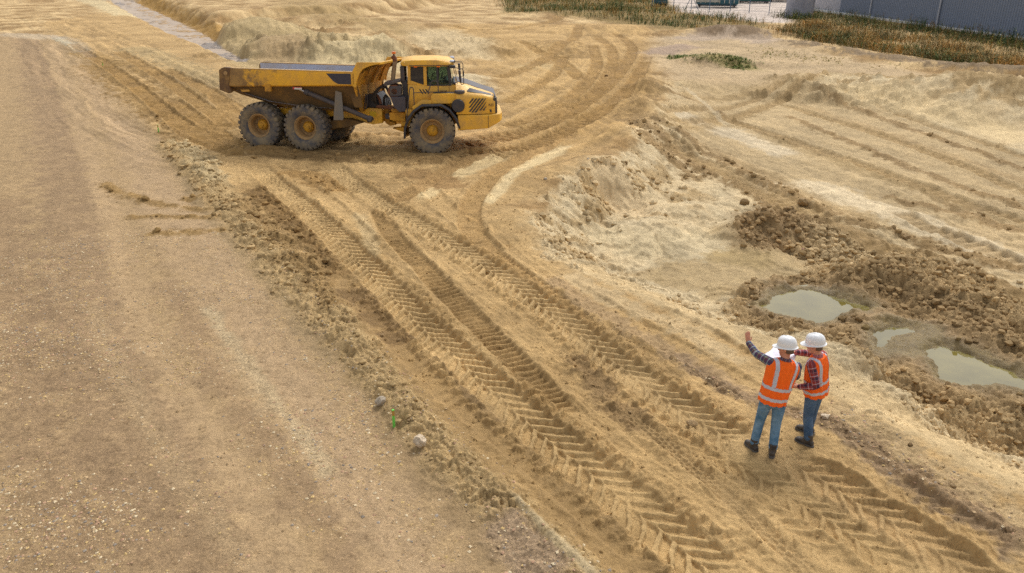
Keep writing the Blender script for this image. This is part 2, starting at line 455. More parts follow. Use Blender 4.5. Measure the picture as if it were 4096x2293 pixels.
brush([(620, 358), (800, 384), (1000, 392), (1250, 376)], 1.1, (160, 126, 76), clod=.2, ragged=.7, op=.75, soft=.9)
brush([(1250, 368), (1420, 318), (1540, 240), (1600, 160), (1590, 100)], 2.2, (178, 142, 86), ragged=.7, op=.6, soft=.9)
brush([(230, 160), (400, 270), (560, 345)], 1.6, (160, 126, 74), ragged=.8, op=.6, soft=.9)
# --- tracks
idx, bed = track([(1440, 335), (1335, 388), (1240, 445), (1185, 515), (1190, 590), (1265, 668), (1390, 762), (1500, 850)], .62, 'bar', .05, pitch=.15, lug=.05, col=(184, 146, 90))
track([(1230, 385), (1130, 425), (1050, 475), (980, 510)], .7, 'bar', .04, pitch=.15, lug=.05, col=(180, 142, 88))
track([(948, 520), (985, 590), (1060, 670), (1145, 755), (1235, 850), (1330, 945), (1430, 1050)], .5, 'bar', .05, pitch=.17, lug=.085, col=(160, 126, 76))
for pts, w, p in (([(1150, 366), (1280, 348), (1400, 303), (1500, 240), (1565, 175), (1590, 120), (1550, 85)], .75, .2),
                  ([(1200, 352), (1330, 325), (1440, 272), (1530, 205), (1575, 150)], .7, .2), ([(1240, 400), (1380, 352), (1490, 298), (1580, 230), (1615, 170)], .7, .2),
                  ([(1420, 300), (1480, 255), (1530, 190), (1540, 130), (1500, 90)], .7, .22), ([(430, 250), (500, 300), (580, 355)], .7, .2), ([(180, 110), (300, 190), (400, 270), (480, 340), (600, 395)], .7, .2),
                  ([(650, 300), (580, 262), (500, 215), (420, 175)], .8, .24), ([(1300, 120), (1400, 150), (1460, 200)], .8, .26),
                  ([(1160, 388), (1320, 370), (1440, 318), (1540, 258), (1600, 200), (1630, 140)], .75, .17),
                  ([(1265, 322), (1370, 285), (1455, 230), (1500, 165), (1490, 115)], .75, .2),
                  ([(1270, 260), (1330, 230), (1390, 190), (1420, 140)], .75, .22),
                  ([(250, 150), (350, 225), (440, 300), (540, 350), (640, 372)], .8, .2),
                  ([(300, 130), (400, 190), (500, 260), (590, 325)], .8, .22),
                  ([(540, 240), (590, 290), (640, 330)], .8, .22),
                  ([(840, 345), (930, 340), (1030, 338)], .6, .2), ([(840, 362), (930, 358), (1030, 360)], .6, .2),
                  ([(1250, 200), (1350, 160), (1440, 100), (1460, 60)], .9, .25), ([(1000, 60), (1150, 75), (1300, 70), (1450, 40)], 1., .3)):
    track(pts, w, 'bar', .07, pitch=p * 2.0, lug=.13, col=(166, 130, 76), colmix=.75)
for pts, w, kd, lg, pt in (([(1100, 560), (1250, 680), (1400, 800), (1550, 930), (1690, 1040), (1800, 1130)], .5, 'bar', .03, .2), ([(900, 760), (1020, 880), (1150, 1000), (1300, 1120), (1500, 1290), (1650, 1420)], .5, 'bar', .02, .24),
                       ([(1480, 900), (1620, 1030), (1760, 1150), (1900, 1260), (2050, 1380), (2150, 1470)], .55, 'chev', .03, .25), ([(1430, 720), (1600, 820), (1780, 920), (1950, 1020)], .5, 'bar', .02, .2),
                       ([(2080, 1120), (2250, 1220), (2450, 1340), (2650, 1460)], .5, 'chev', .025, .24), ([(700, 420), (800, 490), (880, 560), (950, 640)], .5, 'bar', .03, .2), ([(1020, 420), (1080, 480), (1160, 560), (1250, 640)], .5, 'bar', .03, .2)):
    track(pts, w, kd, .02, pitch=pt, lug=lg, op=.85)
track([(830, 415), (925, 487), (1040, 557), (1150, 622), (1270, 702), (1400, 792), (1520, 882), (1640, 972), (1750, 1045), (1850, 1105), (1990, 1190), (2150, 1290), (2320, 1400), (2450, 1490)], .70, 'chev', .055, pitch=.26, fin=.26, lug=.06, col=(206, 172, 116))
track([(1850, 1090), (2000, 1165), (2150, 1250), (2300, 1345), (2460, 1455), (2600, 1550)], .66, 'chev', .03, pitch=.28, fin=.0, lug=.05, col=(194, 158, 104))
track([(1790, 1130), (1930, 1205), (2080, 1300), (2230, 1400), (2330, 1480)], .55, 'chev', .04, pitch=.25, fin=.0, lug=.045, col=(190, 156, 102))
track([(1560, 1015), (1640, 1085), (1750, 1180), (1870, 1285), (1990, 1400), (2080, 1490)], .26, 'block', .03, pitch=.115, lug=.03, col=(182, 150, 100))
track([(640, 415), (760, 520), (860, 610), (985, 735), (1110, 860), (1250, 985), (1400, 1112), (1560, 1240), (1740, 1390), (1830, 1470)], .74, 'chev', .06, pitch=.265, fin=.30, lug=.06, col=(208, 172, 114))
track([(1600, 760), (1750, 830), (1900, 915)], .5, 'bar', .02, pitch=.16, lug=.02)

# --- the pit's soils
m = sm(0.05, 0.5, ss)
paint(pit_i, m * .95, PALE)
CLOD[pit_i] += (0.16 - CLOD[pit_i]) * m
v = np.clip(.5 + W1[pit_i] * .9 + W2[pit_i] * .4, 0, 1)
paint(pit_i, m * .6 * v, (204, 176, 128))
# bare bank: streaks down the slope
st = m * (1 - sm(1.4, 2.4, pit_s)) * np.clip(noise(pit_s * 1.2, (X[pit_i] + Y[pit_i]) * 3.0, 6) + fbm(X[pit_i] * 3, Y[pit_i] * 3, 2, 4) * .5, 0, 1)
paint(pit_i, st * .5, (198, 168, 118))
pt = np.clip((fbm(X[pit_i] * .9 + 7, Y[pit_i] * .9, 4, 6) - .02) * 3, 0, 1) * m * (1 - sm(3.0, 5.0, pit_s)) * sm(17, 19, Y[pit_i])
paint(pit_i, pt * .75, (190, 158, 106))
CLOD[pit_i] += .25 * pt
D[pit_i] += m * (1 - sm(1.6, 3.0, pit_s)) * (.10 * W2[pit_i] + .05 * WF[pit_i])
CLOD[pit_i] += m * (1 - sm(1.6, 3.0, pit_s)) * np.clip(.25 + .9 * W1[pit_i] + .5 * W2[pit_i], 0, .6)
brush([(1440, 655, .5), (1560, 715, .55), (1700, 775, .55), (1830, 840, .5), (1960, 900, .5), (2120, 985, .55), (2300, 1075, .55), (2500, 1180, .6), (2750, 1310, .6)], .5, (214, 184, 132), z=-.15, ragged=.25, soften=.35, clod=.02)
area([(1600, 690), (1680, 625), (1800, 585), (1930, 600), (2030, 590), (2060, 640), (2000, 690), (1900, 720), (1800, 745)], (194, 166, 116), z=-.85, edge=.5, soften=.2, clod=0, wet=.25)
brush([(1760, 620), (1860, 640), (1960, 650)], .7, (184, 156, 102), z=-.85, soften=.2, clod=0, wet=.35)
for pts, w, col, cl in (([(1480, 560), (1600, 590), (1720, 600), (1800, 570)], .8, (226, 202, 154), .08), ([(1500, 470), (1580, 500), (1640, 520)], .8, (218, 190, 142), .15),
                        ([(1640, 470), (1700, 520), (1760, 560)], .5, (222, 196, 148), .08)):
    brush(pts, w, col, z=-.6, clod=cl, soften=.4)
HEAP = [(1850, 560), (2000, 500), (2150, 560), (2400, 640), (2700, 720), (2800, 1250), (2576, 1142), (2300, 1045), (2130, 975), (2000, 905), (1890, 835), (1840, 760), (1860, 715), (1960, 690), (2050, 650), (1990, 600), (1900, 590)]
idx, mm = area(HEAP, MUD, z=-.55, edge=.5, clod=1.0, soften=1.4, ragged=.6)
area([(2020, 540), (2150, 580), (2300, 620), (2200, 680), (2080, 640)], (196, 170, 124), z=-.5, edge=.8, op=.6)
area([(1830, 500), (1980, 490), (2060, 560), (1960, 600), (1850, 590)], (164, 132, 88), z=-.6, edge=.8, op=.7, clod=.9)
area([(1880, 700), (2000, 680), (2300, 720), (2576, 860), (2576, 1000), (2350, 1000), (2100, 850), (1900, 800)], (164, 134, 90), z=-.6, edge=1.0, op=.75)
# broken ledges of sand and clods between the bank and the lanes
k = np.nonzero(pit_s > .3)[0]; gi = pit_i[k]
rug = sm(.3, 1.4, pit_s[k]) * (1 - sm(23, 29, Y[gi])) * sm(13.0, 14.5, Y[gi])
t = fbm(X[gi] * .55 + 3, Y[gi] * .55, 3, 2) * 2.6 + .25 * W2[gi]
led = (np.floor(t) + sm(.72, .98, t - np.floor(t))) / 2.6
flatz = np.exp(-(((X[gi] - 5.3) / 1.7) ** 2 + ((Y[gi] - 18.8) / 1.5) ** 2) * 1.2)
D[gi] += .13 * led * rug * (1 - flatz)
scarp = .6 * sm(.66, .74, t - np.floor(t)) * (1 - sm(.96, 1.0, t - np.floor(t))) * rug * (1 - flatz)
CLOD[gi] = np.maximum(CLOD[gi], .45 * scarp); C[gi] *= (1 - .16 * scarp)[:, None]
# floor of the pit: driven lanes, ridges of spill between them
FZ = -.55
area([(1700, 215), (1950, 215), (2250, 285), (2800, 420), (2900, 760), (2300, 590), (1900, 450), (1680, 330)], (196, 168, 120), z=FZ, edge=1.5, clod=.05, op=.9)
brush([(1880, 440, .6), (2050, 450, .9), (2220, 490, .9), (2400, 560, .8), (2650, 660, .8)], .9, (226, 202, 158), z=FZ, clod=.02, ragged=.4)
brush([(1690, 300, .6), (1850, 330, .9), (2000, 380, .8)], .8, (214, 192, 152), z=FZ, clod=.0, ragged=.3)
for pts, w in (([(1590, 345), (1700, 385), (1850, 445), (2000, 520), (2150, 575), (2330, 620), (2600, 730)], .5), ([(1640, 330), (1760, 370), (1900, 430), (2060, 500), (2200, 545), (2400, 600), (2600, 660)], .35),
               ([(1600, 370), (1680, 400), (1760, 440)], .5)):
    brush(pts, w, (166, 136, 90), z=-.65, clod=.42, ragged=.7, dz=.06)
for pts, w in (([(1980, 290), (2150, 350), (2350, 420), (2600, 500)], .3), ([(2060, 250), (2300, 320), (2600, 410)], .3), ([(1640, 260), (1760, 270), (1900, 320), (2060, 370), (2260, 430), (2600, 560)], .25),
               ([(2230, 460), (2400, 500), (2600, 560)], .3)):
    brush(pts, w, (168, 138, 92), z=FZ, clod=.3, ragged=.7, dz=.03)
streaks([(1620, 300), (1900, 375), (2200, 470), (2700, 640)], 7.0, .03, .13, 2.2, .12, z=-.55, seed=6)
for pts, w, col in (([(1700, 260), (1800, 255), (1950, 235), (2060, 205)], .7, (176, 146, 96)), ([(1660, 345), (1800, 310), (1950, 262), (2070, 215)], .5, (176, 146, 96)), ([(1900, 330), (2100, 390), (2350, 460), (2620, 540)], .5, (178, 150, 102)),
                    ([(2000, 262), (2200, 320), (2450, 395), (2640, 450)], .45, (182, 152, 104)), ([(1750, 350), (1900, 405), (2050, 470), (2200, 530)], .45, (178, 148, 100)), ([(2100, 225), (2250, 232), (2400, 262), (2600, 300)], .8, (190, 158, 106))):
    brush(pts, w, col, z=FZ, op=.75, ragged=.6, soft=.8)
for pts in ([(1660, 352), (1800, 402), (1960, 470), (2150, 548), (2350, 625), (2620, 740)], [(1720, 375), (1900, 455), (2100, 550), (2300, 620)], [(1780, 290), (1980, 340), (2200, 410), (2400, 470), (2620, 540)],
            [(1960, 265), (2200, 330), (2420, 400), (2620, 470)], [(2100, 250), (2300, 300), (2620, 390)], [(2250, 500), (2420, 570), (2620, 650)], [(1640, 330), (1850, 292), (1990, 250), (2090, 205)], [(1640, 312), (1840, 272), (1980, 232)]):
    track(pts, .6, 'bar', .06, z=FZ - .03, pitch=.42, lug=.08, col=(172, 142, 94), colmix=.75)
brush([(1720, 240), (1780, 275), (1830, 310)], .2, (214, 192, 150), z=FZ, op=.6)
# sand bank and level ground under the weeds
area([(1650, 90), (1900, 90), (2050, 130), (2400, 200), (2700, 240), (2700, 262), (2330, 215), (2090, 185), (1900, 210), (1680, 200), (1640, 140)], (196, 168, 124), edge=2., clod=.06)
brush([(1700, 100), (1850, 92), (1960, 112)], 2.2, (188, 164, 134))
brush([(2100, 230), (2250, 255), (2420, 285), (2620, 330)], 1.3, (224, 196, 144), z=-.2, clod=.03)
brush([(2160, 205), (2320, 225), (2576, 262)], .9, (186, 156, 106), clod=.4, ragged=.7)
brush([(1650, 140), (1700, 120), (1760, 115)], 1.6, (176, 150, 122))
brush([(1990, 108), (2150, 138), (2300, 162), (2450, 185), (2650, 205)], 1.0, (150, 126, 92), clod=.5, ragged=.7)
brush([(1760, 92), (1840, 84), (1900, 96)], 1.6, (134, 110, 80), clod=.3)
brush([(1690, 148), (1760, 156), (1850, 168), (1910, 178)], .9, (176, 156, 100))
area([(1630, -60), (2030, -60), (2000, 60), (1900, 55), (1680, 28)], (212, 194, 174), edge=2.5)
area([(1265, -60), (1640, -60), (1700, 30), (1930, 62), (1900, 80), (1650, 80), (1500, 52), (1270, 34)], (150, 124, 72), edge=2.0)
area([(2010, 45), (2700, 118), (2700, 195), (2400, 168), (2200, 128), (1970, 88)], (196, 164, 110), edge=2.0)
# heaps behind the truck
area([(540, 130), (560, 85), (660, 55), (820, 90), (980, 120), (1010, 160), (990, 190), (700, 190), (610, 170)], (192, 166, 116), edge=2.0, clod=.8)
area([(640, 110), (760, 130), (820, 150), (740, 180), (640, 165)], (168, 140, 98), edge=2.0, clod=.9, op=.8)
area([(760, 150), (850, 140), (1000, 135), (1030, 170), (900, 190), (760, 180)], (212, 188, 138), edge=2.0, clod=1.0, op=.9)
area([(1020, 85), (1150, 80), (1250, 110), (1240, 150), (1120, 145), (1040, 120)], (212, 186, 138), edge=2.0, clod=.5, op=.9)
area([(700, 20), (850, 30), (1000, 60), (1020, 90), (850, 70), (700, 50)], (176, 146, 94), edge=3.0, clod=.3, op=.8)
area([(1140, 205), (1220, 195), (1250, 230), (1200, 250)], (220, 196, 150), edge=1.5, clod=.4)
paint(ditch_i, (1 - sm(.9, 1.25, ditch_q)), (150, 132, 112))
WET[ditch_i] = np.maximum(WET[ditch_i], 1 - sm(.9, 1.3, ditch_q))
brush([(330, 40), (240, 5), (150, -20)], 2.0, (214, 190, 140))
brush([(345, -10), (420, 30), (500, 62), (580, 75)], 2.2, (192, 148, 76), z=.6, op=.9)

# --- puddles: basins with level water
PUD = [(-.74, [(1908, 770), (1945, 742), (1985, 730), (2040, 724), (2090, 738), (2140, 757), (2190, 770), (2205, 782), (2170, 802), (2140, 798), (2095, 816), (2050, 818), (2005, 806), (1950, 792)]),
       (-.62, [(2185, 834), (2235, 816), (2310, 820), (2355, 838), (2325, 865), (2295, 900), (2222, 908), (2196, 870)]),
       (-.62, [(2322, 880), (2370, 866), (2440, 890), (2540, 930), (2680, 985), (2720, 1040), (2600, 990), (2500, 975), (2420, 978), (2365, 960), (2340, 925)])]
PUDW = []
for zw, pts in PUD:
    W = [G(u, v, zw) for u, v in pts]
    PUDW.append((zw, W))
    idx, s = poly_sd(W, 1.2)
    s = s + .10 * W2[idx] + .05 * WF[idx]
    t = sm(-1.0, .05, s)
    tgt = zw + .10 + .25 * sm(-.1, -1.2, s) - .22 * sm(-.1, .3, s)
    M[idx] += (tgt - M[idx]) * t
    out = (1 - sm(-.05, .05, s)) * sm(-.9, -.3, s)
    M[idx] = np.where((s < -.05) & (M[idx] < zw + .06), M[idx] + (zw + .06 - M[idx]) * out, M[idx])
    CLOD[idx] *= (1 - .95 * sm(-.22, .02, s)) * (1 - .5 * sm(-.9, -.15, s))
    D[idx] *= 1 - sm(-.1, .1, s)
    WET[idx] = np.maximum(WET[idx], sm(-.5, .05, s))
    paint(idx, sm(-.25, .0, s) * .75, (146, 124, 72))

# trodden ground under the two men
for x, y in ((3.53, 9.4), (4.25, 9.65)):
    q = np.hypot(X - x, Y - y)
    k = 1 - sm(.35, .7, q)
    D *= 1 - .75 * k
    CLOD *= 1 - .7 * k
for x, y in ((-2.76, 27.4), (-7.3, 28.1), (-9.0, 28.5)):
    q = np.hypot(X - x, Y - y)
    k = 1 - sm(.5, 1.0, q)
    D *= 1 - .8 * k
    CLOD *= 1 - .8 * k

# --- small relief
Z = M + D
cl = np.clip(CLOD, 0, 1)
for L, amp, seed, lim in ((1.6, .16, 5, 110), (.75, .22, 1, 80), (.36, .20, 2, 48), (.17, .27, 3, 28), (.085, .30, 4, 17)):
    k = np.nonzero((cl > .05) & (Y > (30 if L > 1 else 3)) & (Y < lim) & VIS)[0]
    wx, wy = X[k] + .25 * L * W2[k], Y[k] + .25 * L * WF[k]
    f1, rn = worley(wx / L, wy / L, seed)
    lump = np.sqrt(np.clip(1 - (f1 / .62) ** 2, 0, 1)) * np.clip(rn * 1.9 - .5, 0, 1.2)
    Z[k] += cl[k] * amp * L * (lump - .25) * (1 - .65 * sm(38, 54, Y[k]))
    C[k] *= (1 + .16 * cl[k] * (rn - .5))[:, None]
Z[IV] += (cl[IV] * .06 + .013 * SOFT[IV]) * (1 - .8 * sm(30, 60, YV)) * fbm(XV * 3.1, YV * 3.1, 3, 5)
Z[IV] += (cl[IV] * .04 + .0065 * SOFT[IV]) * (1 - sm(14, 26, YV)) * fbm(XV * 14, YV * 14, 2, 6)
far = sm(25, 60, YV)
Z[IV] += far * (.025 + .14 * cl[IV]) * fbm(XV * .7, YV * .7, 3, 3)
WETc = np.clip(WET, 0, 1)
# damp soil is darker soil
C *= (1 - .18 * WETc)[:, None]
C[IV] *= (1 + .17 * W1[IV] * (GRIT[IV] < .2) + .14 * W2[IV] * (1 - .6 * np.clip(GRIT[IV], 0, 1)) + .10 * WF[IV])[:, None]
C *= np.array([1.0, 1.025, 1.11])
C[:, 2] *= 1 - .03 * np.clip(GRIT, 0, 1)
# level ground along the warehouse
wq = np.abs((X - 36.63) * .992 + (Y - 100.0) * .126)
wk = (1 - sm(2.0, 6.0, wq)) * sm(40, 50, Y) * (X > 20)
Z *= 1 - wk
C = np.clip(C, .01, .9)

ZG = Z.reshape(NR, NA)
def ground_z(x, y):
    r = math.hypot(x, y); a = math.atan2(x, y)
    i = int(np.clip(np.searchsorted(R_ARR, r) - 1, 0, NR - 2)); j = int(np.clip(np.searchsorted(A_ARR, a) - 1, 0, NA - 2))
    t = (r - R_ARR[i]) / (R_ARR[i + 1] - R_ARR[i]); s = (a - A_ARR[j]) / (A_ARR[j + 1] - A_ARR[j])
    return float((ZG[i, j] * (1 - s) + ZG[i, j + 1] * s) * (1 - t) + (ZG[i + 1, j] * (1 - s) + ZG[i + 1, j + 1] * s) * t)
def ground_zv(x, y):
    r = np.hypot(x, y); a = np.arctan2(x, y)
    i = np.clip(np.searchsorted(R_ARR, r) - 1, 0, NR - 2); j = np.clip(np.searchsorted(A_ARR, a) - 1, 0, NA - 2)
    t = (r - R_ARR[i]) / (R_ARR[i + 1] - R_ARR[i]); s = (a - A_ARR[j]) / (A_ARR[j + 1] - A_ARR[j])
    return (ZG[i, j] * (1 - s) + ZG[i, j + 1] * s) * (1 - t) + (ZG[i + 1, j] * (1 - s) + ZG[i + 1, j + 1] * s) * t, i * NA + j

def np_mesh(name, verts, faces, smooth=True):
    """mesh from arrays; faces all of the same size"""
    me = bpy.data.meshes.new(name)
    verts = np.ascontiguousarray(verts, np.float32); faces = np.ascontiguousarray(faces, np.int32)
    n, k = faces.shape
    me.vertices.add(len(verts)); me.vertices.foreach_set('co', verts.ravel())
    me.loops.add(n * k); me.loops.foreach_set('vertex_index', faces.ravel())
    me.polygons.add(n); me.polygons.foreach_set('loop_start', np.arange(0, n * k, k, dtype=np.int32))
    me.polygons.foreach_set('loop_total', np.full(n, k, np.int32))
    me.polygons.foreach_set('use_smooth', np.full(n, smooth))
    me.update(calc_edges=True)
    return me
def set_col(me, name, rgb):
    a = me.color_attributes.new(name, 'FLOAT_COLOR', 'POINT')
    rgba = np.ones((len(rgb), 4), np.float32); rgba[:, :3] = rgb
    a.data.foreach_set('color', rgba.ravel())
def set_float(me, name, val):
    a = me.attributes.new(name, 'FLOAT', 'POINT')
    a.data.foreach_set('value', np.ascontiguousarray(val, np.float32))

# ------------------------------------------------------------------ material helpers
def new_mat(name):
    m = bpy.data.materials.new(name); m.use_nodes = True
    nt = m.node_tree
    return m, nt, nt.nodes['Principled BSDF']
def add_noise(nt, scale, detail=4.0, rough=.55, coord='Object', dist=0.0):
    tc = nt.nodes.new('ShaderNodeTexCoord')
    n = nt.nodes.new('ShaderNodeTexNoise')
    n.inputs['Scale'].default_value = scale; n.inputs['Detail'].default_value = detail
    n.inputs['Roughness'].default_value = rough; n.inputs['Distortion'].default_value = dist
    nt.links.new(tc.outputs[coord], n.inputs['Vector'])
    return n
def ramp(nt, src, stops):
    r = nt.nodes.new('ShaderNodeValToRGB')
    el = r.color_ramp.elements
    while len(el) < len(stops): el.new(.5)
    for e, (p, c) in zip(el, stops):
        e.position = p; e.color = (*c, 1) if len(c) == 3 else c
    nt.links.new(src, r.inputs[0])
    return r
def mixc(nt, fac, a, b, blend='MIX'):
    m = nt.nodes.new('ShaderNodeMix'); m.data_type = 'RGBA'; m.blend_type = blend
    for sock, val in ((m.inputs[0], fac), (m.inputs[6], a), (m.inputs[7], b)):
        if hasattr(val, 'is_linked'): nt.links.new(val, sock)
        else: sock.default_value = val if isinstance(val, (int, float)) else (*val, 1)
    return m.outputs[2]
def bump(nt, bsdf, height, strength=.3, dist=.02):
    b = nt.nodes.new('ShaderNodeBump'); b.inputs['Strength'].default_value = strength; b.inputs['Distance'].default_value = dist
    nt.links.new(height, b.inputs['Height']); nt.links.new(b.outputs[0], bsdf.inputs['Normal'])

def soil_material():
    m, nt, b = new_mat('soil')
    at = nt.nodes.new('ShaderNodeAttribute'); at.attribute_name = 'Col'
    we = nt.nodes.new('ShaderNodeAttribute'); we.attribute_name = 'wet'
    gr = nt.nodes.new('ShaderNodeAttribute'); gr.attribute_name = 'grit'
    n1 = add_noise(nt, 26, 6, .7)
    n2 = add_noise(nt, 3.2, 5, .65)
    r1 = ramp(nt, n1.outputs[0], [(.28, (.80, .79, .77)), (.5, (1, 1, 1)), (.75, (1.15, 1.15, 1.15))])
    r2 = ramp(nt, n2.outputs[0], [(.3, (.88, .87, .85)), (.7, (1.1, 1.1, 1.1))])
    c = mixc(nt, 1.0, at.outputs[0], r1.outputs[0], 'MULTIPLY')
    c = mixc(nt, 1.0, c, r2.outputs[0], 'MULTIPLY')
    n5 = add_noise(nt, 7.5, 9, .78)
    r5 = ramp(nt, n5.outputs[0], [(.36, (.66, .63, .59)), (.47, (.97, .97, .97)), (.62, (1.02, 1.02, 1.02)), (.74, (1.16, 1.16, 1.15))])
    c = mixc(nt, 1.0, c, r5.outputs[0], 'MULTIPLY')
    # grit: single pale and dark grains
    tc = nt.nodes.new('ShaderNodeTexCoord')
    vo = nt.nodes.new('ShaderNodeTexVoronoi'); vo.inputs['Scale'].default_value = 46
    nt.links.new(tc.outputs['Object'], vo.inputs['Vector'])
    sep = nt.nodes.new('ShaderNodeSeparateColor'); nt.links.new(vo.outputs['Color'], sep.inputs[0])
    gcol = ramp(nt, sep.outputs[0], [(.0, (.72, .70, .68)), (.4, (.96, .96, .96)), (.8, (1.06, 1.05, 1.03)), (1., (1.5, 1.48, 1.42))])
    gc = mixc(nt, 1.0, c, gcol.outputs[0], 'MULTIPLY')
    c = mixc(nt, gr.outputs['Fac'], c, gc)
    nt.links.new(c, b.inputs['Base Color'])
    mr = nt.nodes.new('ShaderNodeMapRange'); mr.inputs[3].default_value = .96; mr.inputs[4].default_value = .42
    nt.links.new(we.outputs['Fac'], mr.inputs[0]); nt.links.new(mr.outputs[0], b.inputs['Roughness'])
    b.inputs['Specular IOR Level'].default_value = .25
    n3 = add_noise(nt, 60, 5, .75)
    n4 = add_noise(nt, 13, 4, .65)
    ad = nt.nodes.new('ShaderNodeMath'); ad.operation = 'MULTIPLY_ADD'; ad.inputs[1].default_value = 2.2
    nt.links.new(n4.outputs[0], ad.inputs[0]); nt.links.new(n3.outputs[0], ad.inputs[2])
    ad2 = nt.nodes.new('ShaderNodeMath'); ad2.operation = 'MULTIPLY_ADD'; ad2.inputs[1].default_value = 3.0
    nt.links.new(n5.outputs[0], ad2.inputs[0]); nt.links.new(ad.outputs[0], ad2.inputs[2])
    bump(nt, b, ad2.outputs[0], .55, .022)
    return m
SOIL = soil_material()

verts = np.stack([X, Y, Z], 1)
i, j = np.meshgrid(np.arange(NR - 1), np.arange(NA - 1), indexing='ij')
q = (i * NA + j).ravel()
faces = np.stack([q, q + NA, q + NA + 1, q + 1], 1)
qe = np.arange(NR - 1) * NA
wrap = np.stack([qe + NA - 1, qe + 2 * NA - 1, qe + NA, qe], 1)            # closes the ring behind the camera
faces = np.vstack([faces, wrap])[:, ::-1]
gm = np_mesh('ground', verts, faces)
set_col(gm, 'Col', C); set_float(gm, 'wet', WETc); set_float(gm, 'grit', np.clip(GRIT, 0, 1))
gm.materials.append(SOIL)
ground = bpy.data.objects.new('ground', gm); COL.objects.link(ground)
ground['kind'] = 'structure'; ground['label'] = 'sandy ground of the building site with wheel tracks and a gravel road'

def water_material():
    m, nt, b = new_mat('muddy_water')
    n = add_noise(nt, 1.1, 3)
    r = ramp(nt, n.outputs[0], [(.35, srgb(100, 90, 42)), (.65, srgb(124, 112, 58))])
    nt.links.new(r.outputs[0], b.inputs['Base Color'])
    b.inputs['Roughness'].default_value = .04
    b.inputs['IOR'].default_value = 1.38
    b.inputs['Specular IOR Level'].default_value = .6
    n3 = add_noise(nt, 5, 2)
    bump(nt, b, n3.outputs[0], .02, .02)
    return m
WATER = water_material()
def flat_sheet(name, outline, z, mat, grow=0.0):
    P = np.array(outline, float)
    c = P.mean(0)
    P = c + (P - c) * (1 + grow)
    me = bpy.data.meshes.new(name)
    me.from_pydata([(x, y, z) for x, y in P], [], [list(range(len(P)))])
    me.materials.append(mat)
    o = bpy.data.objects.new(name, me); COL.objects.link(o)
    o['kind'] = 'structure'
    return o
for (zw, W), lab in zip(PUDW, ('large oval muddy puddle among the clods', 'small shallow puddle between two larger ones', 'long muddy puddle running out past the clod heap')):
    o = flat_sheet('puddle', W, zw, WATER, .18); o['label'] = lab
Pd = px_path([(a, b, c) for a, b, c in DITCH], -.3, 1.2)
tn = np.gradient(Pd[:, :2], axis=0); tn /= np.linalg.norm(tn, axis=1)[:, None]
nn = np.stack([-tn[:, 1], tn[:, 0]], 1) * (Pd[:, 2:3] * 1.25)
MUDW = WATER.copy(); MUDW.name = 'muddy_ditch_water'
pb = MUDW.node_tree.nodes['Principled BSDF']; pb.inputs['Roughness'].default_value = .45
for e_, c_ in zip([n for n in MUDW.node_tree.nodes if n.type == 'VALTORGB'][0].color_ramp.elements, (srgb(150, 126, 98), srgb(176, 152, 122))): e_.color = (*c_, 1)
o = flat_sheet('ditch_water', np.vstack([Pd[:, :2] + nn, (Pd[:, :2] - nn)[::-1]]), -.36, MUDW)
o['label'] = 'shallow brown water lying in the drainage cut'
